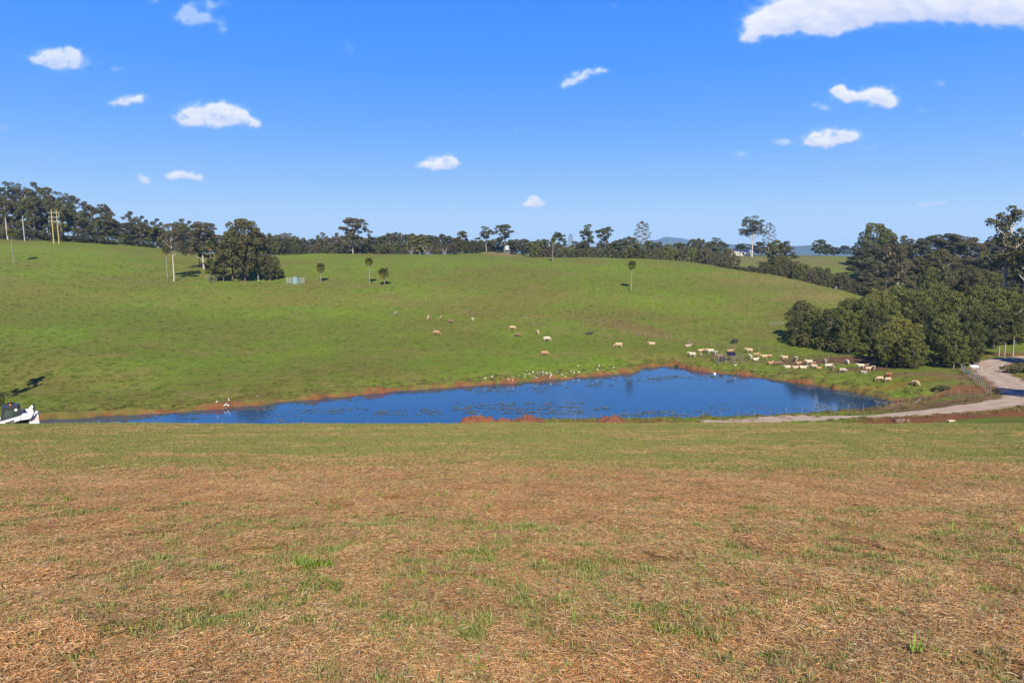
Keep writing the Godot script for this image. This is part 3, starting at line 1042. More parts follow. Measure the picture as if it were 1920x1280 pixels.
# ------------------------------------------------------------------ trees
func leaves(b: MB, o: Vector3, r: Vector3, count: int, leaf: float, flat := 0.0, vary := 0.35) -> void:
	# leaf sprays through a clump, mostly near its outside
	for k in count:
		var d := rnd_dir()
		if d.y < -0.25 and rng.randf() < flat: d.y = -d.y
		var p := o + d * r * (0.55 + 0.5 * sqrt(rng.randf()))
		var nn := (d * 0.75 + Vector3.UP * 0.35 + rnd_dir() * 0.75).normalized()
		var t := nn.cross(rnd_dir()).normalized()
		var e := nn.cross(t)
		var s := leaf * rng.randf_range(0.6, 1.3)
		var g := 1.0 + vary * rng.randf_range(-1.0, 1.0)
		var col := Color(g * rng.randf_range(0.88, 1.14), g, g * rng.randf_range(0.8, 1.15))
		b.quad(p - t * s, p + e * s * 0.55, p + t * s, p - e * s * 0.55, col)

func limb(b: MB, a: Vector3, z: Vector3, ra: float, rz: float, bend: float, sides := 5, segs := 4) -> PackedVector3Array:
	var p := PackedVector3Array()
	var r := PackedFloat32Array()
	var off := Vector3(rng.randf_range(-1, 1), rng.randf_range(-0.2, 0.6), rng.randf_range(-1, 1)) * bend
	for k in segs + 1:
		var t := float(k) / segs
		p.append(a.lerp(z, t) + off * sin(PI * t) + Vector3(rng.randf_range(-1, 1), 0, rng.randf_range(-1, 1)) * bend * 0.18 * sin(PI * t))
		r.append(lerpf(ra, rz, t))
	b.tube(p, r, sides, Color.WHITE, false)
	return p

# every kind is built at a natural size; copies are scaled to fit
func gum(h: float, wide: float, fork: float, open := 1.0, leaf := 0.34, dens := 1.0) -> Dictionary:
	var tb := MB.new()
	var cb := MB.new()
	var lean := Vector3(rng.randf_range(-0.05, 0.05), 0, rng.randf_range(-0.05, 0.05)) * h
	var top := Vector3(0, h * 0.80, 0) + lean
	var r0 := h * 0.017
	var trunk := limb(tb, Vector3(0, -0.6, 0), top, r0, r0 * 0.32, h * 0.02, 8, 8)
	var n := int(12 + 3 * rng.randf())
	for k in n:
		var t := lerpf(fork, 0.97, (k + rng.randf() * 0.6) / n)
		var q := t * 8.0
		var a := trunk[int(minf(q, 7.0))].lerp(trunk[mini(int(q) + 1, 8)], q - int(q))
		var az := k * 2.4 + rng.randf_range(-0.4, 0.4)
		var reach := wide * 0.5 * rng.randf_range(0.55, 1.0) * lerpf(1.0, 0.6, maxf(0.0, (t - fork) / (1.0 - fork)))
		var z := a + Vector3(cos(az) * reach, h * rng.randf_range(0.02, 0.18) * lerpf(0.8, 1.1, t), sin(az) * reach)
		z.y = minf(z.y, h * 0.93)
		limb(tb, a, z, r0 * 0.42, r0 * 0.14, reach * 0.12)
		for s in 5:
			var m := a.lerp(z, rng.randf_range(0.4, 0.95)) if s > 0 else z
			var e := m + Vector3(rng.randf_range(-1, 1) * wide * 0.17, rng.randf_range(0.02, 0.10) * h, rng.randf_range(-1, 1) * wide * 0.17) if s > 0 else z
			if s > 0: limb(tb, m, e, r0 * 0.15, r0 * 0.06, 0.3, 4, 2)
			var cr := wide * rng.randf_range(0.055, 0.10) * (1.0 if s > 0 else 1.25)
			var rr := Vector3(cr, cr * rng.randf_range(0.5, 0.8), cr * rng.randf_range(0.8, 1.2))
			var out := Vector2(e.x - lean.x, e.z - lean.z).length() / (wide * 0.56)
			e.y = minf(e.y, h * lerpf(fork, 1.0, sqrt(maxf(0.12, 1.0 - out * out))) - rr.y)
			leaves(cb, e, rr, int(dens * 40.0 * cr * cr / open + 16.0), leaf, 0.7)
	for k in 3:   # crown top
		var e := top + Vector3(rng.randf_range(-1, 1) * wide * 0.14, h * rng.randf_range(0.04, 0.16), rng.randf_range(-1, 1) * wide * 0.14)
		var cr := wide * rng.randf_range(0.09, 0.14)
		limb(tb, top, e, r0 * 0.28, r0 * 0.08, 0.3, 4, 2)
		e.y = minf(e.y, h - cr * 0.5)
		leaves(cb, e, Vector3(cr, cr * 0.55, cr), int(dens * 32.0 * cr * cr / open + 20.0), leaf, 0.7)
	return {"trunk": tb.mesh(), "crown": cb.mesh(), "h": h, "w": wide}

func dense(h: float, wide: float, low: float, leaf := 0.26, lumps := 64, dens := 1.0) -> Dictionary:
	# leafy rounded tree: clumps all over a lopsided dome that almost reaches the ground
	var tb := MB.new()
	var cb := MB.new()
	var r0 := h * 0.022
	var top := Vector3(rng.randf_range(-0.04, 0.04) * wide, h * 0.72, rng.randf_range(-0.04, 0.04) * wide)
	var trunk := limb(tb, Vector3(0, -0.6, 0), top, r0, r0 * 0.3, h * 0.02, 7, 6)
	var mid := lerpf(low, 1.0, 0.5) * h
	var half := (1.0 - low) * 0.5 * h
	var sk := rng.randf() * TAU
	for k in lumps:
		var y := 1.0 - 2.0 * (k + 0.5) / lumps
		var az := k * 2.39996 + rng.randf_range(-0.3, 0.3)
		var rad := pow(maxf(1.0 - y * y, 0.0), 0.42)
		var wob := 1.0 + 0.16 * sin(az * 2.0 + sk) + rng.randf_range(-0.28, 0.12)
		var e := Vector3(cos(az) * rad * wide * 0.39 * wob, mid + y * half * 0.84 * rng.randf_range(0.92, 1.06), sin(az) * rad * wide * 0.39 * wob)
		var cr := wide * rng.randf_range(0.07, 0.12)
		var rr := Vector3(cr, cr * rng.randf_range(0.55, 0.8), cr)
		e.y = minf(e.y, h - rr.y)
		leaves(cb, e, rr, int(dens * 75.0 * cr * cr + 20.0), leaf, 0.55)
		if k % 3 == 0:
			var a := trunk[2 + k % 4]
			limb(tb, a, e, r0 * 0.32, r0 * 0.08, wide * 0.04, 4, 3)
	for k in lumps / 3:   # inside the dome
		var d := rnd_dir()
		leaves(cb, Vector3(d.x * wide * 0.2, mid + d.y * half * 0.55, d.z * wide * 0.2), Vector3.ONE * wide * 0.13, int(dens * 8.0 * wide * wide * 0.017 + 6.0), leaf * 1.3, 0.0)
	return {"trunk": tb.mesh(), "crown": cb.mesh(), "h": h, "w": wide}

func bunya(h: float, wide: float) -> Dictionary:
	var tb := MB.new()
	var cb := MB.new()
	limb(tb, Vector3(0, -0.5, 0), Vector3(0, h * 0.97, 0), h * 0.016, h * 0.004, 0.1, 7, 6)
	var n := 46
	for k in n:
		var t := lerpf(0.30, 0.98, float(k) / n)
		var az := k * 2.4 + rng.randf_range(-0.3, 0.3)
		var dome := sqrt(maxf(0.0, 1.0 - pow((t - 0.30) / 0.72, 2.6)))
		var reach := wide * 0.5 * dome * rng.randf_range(0.8, 1.05)
		var a := Vector3(0, t * h, 0)
		var z := a + Vector3(cos(az) * reach, -reach * 0.18 + 0.4, sin(az) * reach)
		limb(tb, a, z, h * 0.004, h * 0.0015, 0.25, 4, 3)
		leaves(cb, z, Vector3(0.95, 0.6, 0.95), 26, 0.34, 0.2)
		leaves(cb, a.lerp(z, 0.7), Vector3(0.7, 0.4, 0.7), 12, 0.3, 0.2)
	leaves(cb, Vector3(0, h * 0.965, 0), Vector3(1.0, 0.9, 1.0), 50, 0.32)
	return {"trunk": tb.mesh(), "crown": cb.mesh(), "h": h, "w": wide}

func palm(h: float, head: float, skirt: float) -> Dictionary:
	# fan palm: thin stem, a round head of fan leaves, a skirt of dead ones
	var tb := MB.new()
	var cb := MB.new()
	var sb := MB.new()
	var o := Vector3(0, h - head * 0.52, 0)
	limb(tb, Vector3(0, -0.4, 0), o, 0.17, 0.11, 0.16, 7, 6)
	for k in 84:
		# a stalk and a pleated half disc
		var up := lerpf(1.5, -0.95, (k + rng.randf()) / 84.0)
		var az := k * 2.4 + rng.randf_range(-0.3, 0.3)
		var d := Vector3(cos(az) * cos(up), sin(up), sin(az) * cos(up))
		var c := o + d * head * rng.randf_range(0.16, 0.30)
		cb.rod(o, c, 0.02, 3, Color(0.8, 0.9, 0.6))
		var side := d.cross(Vector3.UP).normalized()
		var g := rng.randf_range(0.65, 1.3)
		var col := Color(g, g, g * 0.9) if up > -0.3 else Color(1.9 * g, 1.15 * g, 0.7 * g)
		var big := head * rng.randf_range(0.17, 0.24)
		for s in 9:
			var a0 := lerpf(-1.5, 1.5, (s + 0.05) / 9.0)
			var a1 := lerpf(-1.5, 1.5, (s + 0.95) / 9.0)
			var am := (a0 + a1) * 0.5
			var p0 := c + (d * cos(a0) + side * sin(a0)) * big * 0.7
			var p1 := c + (d * cos(a1) + side * sin(a1)) * big * 0.7
			var tip := c + (d * cos(am) + side * sin(am)) * big * 1.15 + Vector3.DOWN * big * 0.3
			cb.face(c, p0, tip, col); cb.face(c, tip, p1, col)
	for k in int(70 * skirt):
		var az := rng.randf() * TAU
		var a := o + Vector3(cos(az) * 0.12, -0.1, sin(az) * 0.12)
		var z := a + Vector3(cos(az) * rng.randf_range(0.08, 0.22), -rng.randf_range(0.15, 0.5), sin(az) * rng.randf_range(0.08, 0.22)) * head
		var side := Vector3(-sin(az), 0, cos(az)) * 0.14
		sb.quad(a, z - side, z + Vector3.DOWN * 0.25, z + side, Color.WHITE * rng.randf_range(0.7, 1.2))
	return {"trunk": tb.mesh(), "crown": cb.mesh(), "skirt": sb.mesh() if skirt > 0.0 else null}

func bare(h: float, wide: float) -> Dictionary:
	var tb := MB.new()
	for k in 7:
		var az := rng.randf() * TAU
		var z := Vector3(cos(az) * wide * 0.4, h * rng.randf_range(0.6, 1.0), sin(az) * wide * 0.4)
		var p := limb(tb, Vector3(cos(az) * 0.2, -0.3, sin(az) * 0.2), z, 0.09, 0.03, h * 0.08, 4, 4)
		for s in 7:
			var m := p[1 + s % 4]
			limb(tb, m, m + Vector3(rng.randf_range(-1, 1) * wide * 0.22, h * rng.randf_range(0.08, 0.3), rng.randf_range(-1, 1) * wide * 0.22), 0.035, 0.012, 0.1, 3, 2)
	return {"branches": tb.mesh(), "h": h, "w": wide}

var stock := {}
var bark := {}
var leafm := {}

func leaf_mat(key: String, c: Color) -> StandardMaterial3D:
	if leafm.has(key): return leafm[key]
	var m := mat("leaf_" + key, c, 0.75, true, 0.0, 0.35)
	m.backlight_enabled = true
	m.backlight = Color(0.30, 0.36, 0.16)
	leafm[key] = m
	return m

func tree(called: String, kind: String, variant: int, p: Vector3, h: float, w: float, leaf: String, wood: String, label: String, group: String, category := "tree") -> Node3D:
	var list: Array = stock[kind]
	var s: Dictionary = list[variant % list.size()]
	var t := thing(called, label, category, p, rng.randf() * TAU, group)
	t.scale = Vector3(w / s.w, h / s.h, w / s.w)
	for k: String in ["trunk", "crown", "skirt", "branches"]:
		if s.has(k) and s[k]:
			part(t, k, s[k], bark[wood] if k in ["trunk", "branches"] else (bark["thatch"] if k == "skirt" else leafm[leaf]))
	return t

func grow(called: String, kind: String, px: float, top: float, d: float, wpx: float, leaf: String, wood: String, label: String, group: String, category := "tree") -> Node3D:
	var p := spot(px, d, top)
	var r := ray(px, top)
	var h := EYE + r.y * d - p.y
	return tree(called, kind, rng.randi() % 64, p, maxf(h, 1.0), wpx * d / FOCAL, leaf, wood, label, group, category)

# list rows: px, top, distance, width px, kind, leaf.  One label pattern for each stand, told apart by order from the left.
func stand(rows: Array, called: String, pattern: String, group: String, wood := "pale", category := "tree") -> void:
	rows.sort_custom(func(a, b): return a[0] < b[0])
	for k in rows.size():
		var q: Array = rows[k]
		grow(called, q[4], q[0], q[1], q[2], q[3], q[5], wood, pattern % ordinal(k + 1), group, category)

func outline(line: Array, x: float) -> float:
	var k := 0
	while k < line.size() - 2 and x > line[k + 1][0]: k += 1
	return lerpf(line[k][1], line[k + 1][1], clampf((x - line[k][0]) / (line[k + 1][0] - line[k][0]), 0.0, 1.0))

func build_trees() -> void:
	leaf_mat("gum", Color(0.088, 0.086, 0.030))
	leaf_mat("blue", Color(0.074, 0.082, 0.034))
	leaf_mat("brown", Color(0.102, 0.088, 0.044))
	leaf_mat("olive", Color(0.125, 0.12, 0.032))
	leaf_mat("dark", Color(0.066, 0.076, 0.018))
	leaf_mat("mid", Color(0.108, 0.120, 0.023))
	leaf_mat("bright", Color(0.162, 0.160, 0.034))
	leaf_mat("palm", Color(0.16, 0.18, 0.04))
	bark["pale"] = mat("bark_pale", Color(0.30, 0.26, 0.22), 0.9)
	bark["white"] = mat("bark_white", Color(0.42, 0.37, 0.32), 0.85)
	bark["brown"] = mat("bark_brown", Color(0.14, 0.095, 0.065), 0.95)
	bark["grey"] = mat("bark_grey", Color(0.24, 0.21, 0.19), 0.95)
	bark["thatch"] = mat("palm_thatch", Color(0.40, 0.25, 0.15), 0.95, true)
	stock["gum"] = [gum(26, 16, 0.42), gum(28, 15, 0.5), gum(24, 17, 0.36), gum(27, 14, 0.45, 1.3), gum(25, 16, 0.40), gum(28, 18, 0.52, 1.2)]
	stock["full"] = [gum(24, 17, 0.22, 0.8, 0.34, 1.5), gum(22, 16, 0.18, 0.8, 0.34, 1.5), gum(25, 17, 0.25, 0.8, 0.34, 1.5), gum(23, 15, 0.2, 0.8, 0.34, 1.5)]
	stock["dense"] = [dense(14, 12, 0.06), dense(13, 12, 0.05), dense(15, 12, 0.08), dense(13, 13, 0.05), dense(14, 11, 0.06)]
	stock["far"] = [dense(14, 12, 0.05, 0.5, 30, 0.6), dense(13, 12, 0.08, 0.5, 28, 0.6), dense(15, 12, 0.05, 0.5, 32, 0.6)]
	stock["bush"] = [dense(4, 5, 0.0, 0.2, 22, 3.0), dense(4, 5.5, 0.0, 0.2, 20, 3.0), dense(4.5, 5, 0.0, 0.2, 24, 3.0)]
	stock["bunya"] = [bunya(24, 13), bunya(22, 12)]
	stock["bare"] = [bare(6, 5), bare(5, 5)]
	lap("  tree stock")
	# --- the bush on the left-hand ridge, behind the power poles
	var ridge := [[0, 342], [25, 340], [45, 352], [60, 341], [78, 346], [100, 360], [130, 366], [150, 384], [165, 377], [185, 384], [203, 388], [218, 414], [240, 398], [262, 404], [288, 410], [310, 420], [330, 416], [345, 410], [375, 424], [400, 427], [450, 430], [500, 434], [560, 438]]
	var tall := []
	for q: Array in [[4, 341, 30], [26, 343, 34], [47, 354, 26], [63, 340, 36], [88, 352, 32], [112, 362, 34], [138, 368, 32], [160, 378, 26], [172, 384, 28], [190, 386, 30], [203, 392, 24], [240, 398, 26], [264, 406, 26], [292, 411, 26], [336, 411, 32], [352, 415, 26]]:
		tall.append([q[0], q[1] - 4, rng.randf_range(372, 392), q[2] * 1.25, "gum", ["gum", "blue", "gum"][rng.randi() % 3]])
	stand(tall, "gum_tree", "%s tall open-crowned gum from the left along the ridge skyline", "gums along the left ridge skyline")
	var mids := []
	for k in 60:
		var x := -20.0 + k * 9.4 + rng.randf_range(-4, 4)
		mids.append([x, outline(ridge, x) + rng.randf_range(10, 30) * (1.2 if x < 200.0 else 0.6), rng.randf_range(362, 378), rng.randf_range(28, 42), "full", ["gum", "brown", "blue", "mid"][rng.randi() % 4]])
	stand(mids, "forest_tree", "%s tree from the left in the middle layer of the ridge bush", "middle layer of the ridge bush", "grey")
	var low := []
	for k in 56:
		var x := -16.0 + k * 9.8 + rng.randf_range(-4, 4)
		low.append([x, lerpf(428, 456, minf(k / 36.0, 1.0)) + rng.randf_range(-10, 6), rng.randf_range(352, 362), rng.randf_range(20, 30), "far", ["dark", "mid", "dark", "gum"][rng.randi() % 4]])
	stand(low, "understorey_tree", "%s dark understorey tree from the left at the ridge bush edge", "understorey along the ridge bush edge", "grey")
	grow("bright_tree", "far", 32, 428, 350, 26, "olive", "grey", "yellow-green bushy tree beside the leftmost palm on the ridge", "", "tree")
	grow("bright_tree", "far", 2, 424, 350, 22, "olive", "grey", "yellow-green tree cut by the left picture edge on the ridge", "", "tree")
	# --- clump of paddock trees beside the water tank
	var g := "paddock trees beside the water tank"
	var p := at(326, 527)
	tree("slender_gum", "gum", 1, p, 112.0 * -p.z / FOCAL, 9.5, "brown", "white", "slender gum with a tall bare pale trunk left of the clump", g)
	p = at(382, 504)
	tree("white_gum", "full", 0, p, 92.0 * -p.z / FOCAL, 16.0, "brown", "white", "white-trunked gum at the back left of the paddock clump", g)
	p = at(374, 500)
	tree("leaning_gum", "gum", 4, p, 62.0 * -p.z / FOCAL, 11.0, "brown", "grey", "smaller leaning grey gum at the back left of the clump", g)
	p = at(460, 528)
	tree("spreading_tree", "dense", 3, p, 120.0 * -p.z / FOCAL, 16.0, "gum", "brown", "biggest dark spreading tree in the middle of the paddock clump", g)
	p = at(436, 524)
	tree("spreading_tree", "full", 2, p, 96.0 * -p.z / FOCAL, 14.0, "gum", "brown", "tall brown-trunked tree just left of the biggest clump tree", g)
	p = at(484, 526)
	tree("pale_gum", "full", 1, p, 98.0 * -p.z / FOCAL, 12.5, "gum", "white", "pale-trunked gum on the right of the paddock clump", g)
	p = at(406, 528)
	tree("low_tree", "full", 0, p, 44.0 * -p.z / FOCAL, 9.5, "mid", "brown", "low spreading tree with dead limbs at the clump's left foot", g)
	p = at(419, 528)
	tree("red_trunk_tree", "full", 3, p, 66.0 * -p.z / FOCAL, 8.5, "gum", "brown", "small red-brown trunked tree at the front of the clump", g)
	p = at(506, 526)
	tree("shrubby_tree", "dense", 1, p, 50.0 * -p.z / FOCAL, 8.0, "gum", "grey", "shrubby grey-green tree at the right foot of the clump", g)
	p = at(520, 523)
	tree("round_shrub", "bush", 1, p, 22.0 * -p.z / FOCAL, 6.0, "dark", "grey", "low round dark shrub at the far right of the clump", g, "shrub")
	p = at(398, 529)
	tree("dead_shrub", "bare", 0, p, 3.4, 7.0, "gum", "grey", "dead grey fallen branches at the clump's left foot", g, "shrub")
	# --- palms
	var palms := [[25, 494, 429, "thin palm highest on the left slope below the poles"], [314, 523, 461, "thin palm just left of the slender pale gum"], [396, 523, 450, "palm rising through the paddock tree clump"], [602, 529, 490, "stocky palm right of the water tank"],
		[693, 534, 481, "taller of the two palms standing together on the hillside"], [720, 535, 498, "shorter fuller palm of the pair on the hillside"], [1037, 492, 444, "palm breaking the skyline on the hill crest"], [1184, 545, 486, "lone palm out on the right of the hillside"]]
	for k in palms.size():
		var q: Array = palms[k]
		var o := at(q[0], q[1])
		var pm := palm((q[1] - q[2]) * -o.z / FOCAL, [3.6, 3.4, 3.8, 4.0, 3.4, 4.8, 3.0, 3.6][k], [0.6, 0.3, 0.8, 1.0, 0.8, 0.4, 0.5, 0.8][k])
		var pt := thing("cabbage_palm", q[3], "palm", o, 0.0, "cabbage palms on the hillside")
		part(pt, "trunk", pm.trunk, bark["grey"]); part(pt, "crown", pm.crown, leafm["palm"]); part(pt, "skirt", pm.skirt, bark["thatch"])
	# --- far bush behind the hill crest
	var back := []
	var line2 := [[500, 434], [520, 436], [545, 438], [575, 442], [600, 437], [625, 436], [660, 440], [700, 437], [715, 433], [750, 432], [790, 434], [820, 436], [840, 438], [870, 448], [900, 448]]
	for k in 52:
		var x := 505.0 + k * 7.7 + rng.randf_range(-3, 3)
		back.append([x, outline(line2, x) + rng.randf_range(-2, 8), rng.randf_range(425, 465), rng.randf_range(22, 34), ["full", "full", "far"][k % 3], ["blue", "gum", "blue", "brown"][rng.randi() % 4]])
	stand(back, "far_tree", "%s tree from the left in the grey-green belt behind the crest", "tree belt behind the hill crest", "grey")
	var edge := []
	for k in 26:
		var x := 520.0 + k * 14.6 + rng.randf_range(-4, 4)
		edge.append([x, rng.randf_range(450, 461), rng.randf_range(398, 415), rng.randf_range(15, 24), "far", ["gum", "dark", "brown", "gum"][rng.randi() % 4]])
	stand(edge, "belt_shrub", "%s low tree from the left along the front of the tree belt", "low trees fronting the tree belt", "grey")
	g = "single trees along the crest"
	grow("crest_gum", "full", 660, 403, 392, 66, "brown", "pale", "big lone dark gum standing above the tree belt on the crest", g)
	grow("olive_tree", "far", 783, 440, 384, 46, "olive", "grey", "olive-yellow rounded tree on the crest with dead shrubs below", g)
	grow("cypress_tree", "bush", 709, 457, 372, 21, "dark", "grey", "small dark green rounded tree on the crest line", g)
	grow("cypress_tree", "bush", 742, 466, 366, 12, "dark", "grey", "tiny dark green conical shrub on the crest line", g)
	grow("dead_shrub", "bare", 770, 462, 372, 18, "gum", "pale", "pale leafless shrub left below the olive tree", g, "shrub")
	grow("dead_shrub", "bare", 800, 460, 372, 24, "gum", "pale", "pale leafless shrub right below the olive tree", g, "shrub")
	grow("rust_shrub", "bush", 820, 466, 370, 20, "olive", "grey", "rusty yellow shrub at the crest beside the pale shrubs", g, "shrub")
	grow("dead_shrub", "bare", 833, 463, 370, 12, "gum", "pale", "small pale leafless shrub right of the rusty shrub", g, "shrub")
	grow("crest_gum", "full", 866, 430, 425, 32, "gum", "grey", "domed gum on the skyline left of the ridge tank", g)
	grow("crest_gum", "full", 912, 424, 430, 40, "gum", "grey", "leaning open gum on the skyline just left of ridge tank", g)
	grow("crest_gum", "full", 946, 417, 445, 46, "blue", "grey", "tallest rounded gum on the skyline behind the ridge tank", g)
	grow("crest_tree", "far", 984, 446, 440, 26, "blue", "grey", "small dome-shaped tree right of the ridge tank", g)
	grow("crest_tree", "far", 875, 450, 418, 26, "dark", "grey", "dark round tree left of the dry knoll", g)
	grow("crest_tree", "far", 893, 455, 412, 22, "dark", "grey", "darkest low tree at the left end of the dry knoll", g)
	grow("crest_tree", "far", 850, 456, 405, 22, "brown", "grey", "brownish low tree left of the dark round trees", g)
	grow("knoll_shrub", "bush", 936, 475, 424, 16, "dark", "grey", "low dark shrub on the dry knoll left of the tank", g, "shrub")
	grow("knoll_shrub", "bush", 962, 475, 424, 18, "mid", "grey", "low green shrub on the dry knoll below the tank", g, "shrub")
	grow("knoll_shrub", "bush", 981, 473, 424, 12, "dark", "grey", "small dark shrub at the dry knoll's right end", g, "shrub")
	grow("crest_gum", "full", 1050, 431, 420, 34, "blue", "grey", "flat-topped open gum just right of the skyline palm", g)
	grow("crest_tree", "bunya", 1070, 438, 420, 12, "dark", "grey", "small narrow dark pine beside the flat-topped gum", g)
	grow("crest_gum", "full", 1100, 420, 405, 36, "blue", "grey", "left half of the big double-crowned tree on the skyline", g)
	grow("crest_gum", "full", 1132, 420, 405, 44, "blue", "grey", "right half of the big double-crowned tree on the skyline", g)
	grow("bunya_pine", "bunya", 1205, 414, 420, 34, "blue", "grey", "domed open bunya pine on the skyline left of the mountain", g)
	grow("bunya_pine", "bunya", 1444, 417, 470, 26, "blue", "grey", "narrow bunya pine right of the tall white-trunked gum", g)
	grow("white_gum", "gum", 1414, 402, 462, 54, "blue", "white", "tall white-trunked gum alone on the far hill", g)
	grow("knoll_tree", "dense", 1366, 464, 400, 28, "olive", "grey", "yellow-green round tree in front of the far house", g)
	grow("round_tree", "dense", 1644, 414, 400, 66, "mid", "grey", "big round-topped tree on the right skyline", g)
	grow("round_tree", "dense", 1666, 428, 395, 40, "mid", "grey", "shoulder tree leaning on the big round skyline tree", g)
	# tree line right of the palm to the far hill
	var right := []
	for q: Array in [[1005, 449, 26], [1024, 446, 20], [1080, 452, 28], [1096, 448, 24], [1150, 452, 26], [1168, 446, 26], [1182, 441, 30], [1215, 448, 24], [1232, 451, 28], [1250, 456, 28], [1272, 452, 30], [1300, 446, 22], [1312, 444, 24], [1334, 449, 26], [1346, 445, 28], [1358, 455, 20],
			[1394, 455, 30], [1428, 452, 34], [1456, 448, 36], [1474, 452, 38], [1448, 462, 26], [1386, 462, 18]]:
		right.append([q[0], q[1], rng.randf_range(395, 420) if q[0] < 1350 or q[0] > 1450 else rng.randf_range(496, 508), q[2] * (1.5 if q[0] < 1350 else 1.2), ["far", "full", "far"][rng.randi() % 3], ["dark", "gum", "mid", "blue"][rng.randi() % 4]])
	stand(right, "ridge_tree", "%s tree from the left along the ridge between skyline palm and far hill", "ridge trees right of the skyline palm", "grey")
	var hedge := []
	for k in 36:
		var x := 1005.0 + k * 10.6 + rng.randf_range(-3, 3)
		hedge.append([x, lerpf(463, 470, k / 36.0) + (13.0 if x > 1335.0 else 0.0) + rng.randf_range(-8, 4), rng.randf_range(372, 388), rng.randf_range(18, 30), "bush", ["gum", "dark", "brown", "mid"][rng.randi() % 4]])
	stand(hedge, "crest_shrub", "%s shrub from the left in the hedge behind the right crest", "hedge behind the right crest", "grey", "shrub")
	var gap := []
	for k in 16:
		var x := 862.0 + k * 10.6 + rng.randf_range(-3, 3)
		gap.append([x, rng.randf_range(446, 456), rng.randf_range(452, 475), rng.randf_range(20, 28), "far", ["blue", "dark", "gum"][rng.randi() % 3]])
	stand(gap, "knoll_belt_tree", "%s dark tree from the left in the row behind the dry knoll", "tree row behind the dry knoll", "grey")
	# gully running down to the right behind the hill
	var gully := []
	var gl := [[1345, 492], [1400, 499], [1440, 492], [1470, 474], [1500, 494], [1530, 497], [1560, 505], [1600, 513], [1640, 520], [1700, 528]]
	for k in 30:
		var x := 1352.0 + k * 9.4 + rng.randf_range(-3, 3)
		gully.append([x, outline(gl, x) + rng.randf_range(-4, 10), rng.randf_range(318, 345), rng.randf_range(22, 36), "dense", ["dark", "mid", "gum", "brown"][rng.randi() % 4]])
	stand(gully, "gully_tree", "%s bushy tree from the left down the gully behind the hill", "bushy trees down the gully", "grey")
	var far_right := []
	for q: Array in [[1538, 447, 24], [1552, 456, 20], [1566, 462, 18], [1584, 459, 22], [1600, 462, 20], [1615, 452, 26], [1626, 458, 26]]:
		far_right.append([q[0], q[1], rng.randf_range(488, 505), q[2] * 1.25, ["far", "full"][rng.randi() % 2], ["dark", "blue"][rng.randi() % 2]])
	stand(far_right, "hilltop_tree", "%s dark tree from the left along the far pale hilltop", "trees along the far pale hilltop", "grey")
	# eucalypt slope at the right
	var slope := []
	var rl := [[1600, 470], [1640, 455], [1690, 440], [1715, 438], [1740, 432], [1765, 436], [1790, 430], [1815, 440], [1850, 442], [1880, 440], [1940, 436]]
	for k in 20:
		var x := 1610.0 + k * 17.0 + rng.randf_range(-5, 5)
		slope.append([x, outline(rl, x) + rng.randf_range(0, 10), rng.randf_range(345, 375), rng.randf_range(44, 62), "full", ["gum", "blue", "gum", "brown"][rng.randi() % 4]])
	stand(slope, "slope_gum", "%s gum from the left along the top of the right-hand bush", "gums topping the right-hand bush", "pale")
	var slope2 := []
	for k in 16:
		var x := 1625.0 + k * 20.0 + rng.randf_range(-6, 6)
		slope2.append([x, lerpf(478, 470, k / 16.0) + rng.randf_range(-8, 14), rng.randf_range(290, 325), rng.randf_range(44, 66), "full", ["gum", "blue", "brown", "gum"][rng.randi() % 4]])
	stand(slope2, "slope_tree", "%s gum from the left halfway up the right-hand bush", "gums halfway up the right-hand bush", "grey")
	var slope3 := []
	for k in 16:
		var x := 1648.0 + k * 18.5 + rng.randf_range(-6, 6)
		slope3.append([x, (532.0 if x < 1735.0 else lerpf(505, 500, k / 16.0)) + rng.randf_range(-6, 12), rng.randf_range(255, 280), rng.randf_range(40, 56), "dense", ["gum", "dark", "mid", "gum"][rng.randi() % 4]])
	stand(slope3, "slope_bush", "%s bushy tree from the left just above the dark thicket", "bushy trees above the thicket", "grey")
	g = "pale-trunked gums on the right slope"
	grow("pale_gum", "gum", 1668, 455, 268, 60, "brown", "white", "pale-trunked gum, left one of the right slope pair", g)
	grow("pale_gum", "gum", 1690, 460, 266, 56, "brown", "white", "pale-trunked gum, right one of the right slope pair", g)
	grow("pale_gum", "gum", 1770, 466, 262, 60, "gum", "white", "pale-limbed gum at the middle of the right slope", g)
	grow("edge_gum", "gum", 1900, 384, 205, 104, "gum", "white", "tallest gum overhanging the right picture edge", g)
	grow("edge_gum", "full", 1935, 430, 195, 100, "dark", "white", "dark gum half cut off by the right picture edge", g)
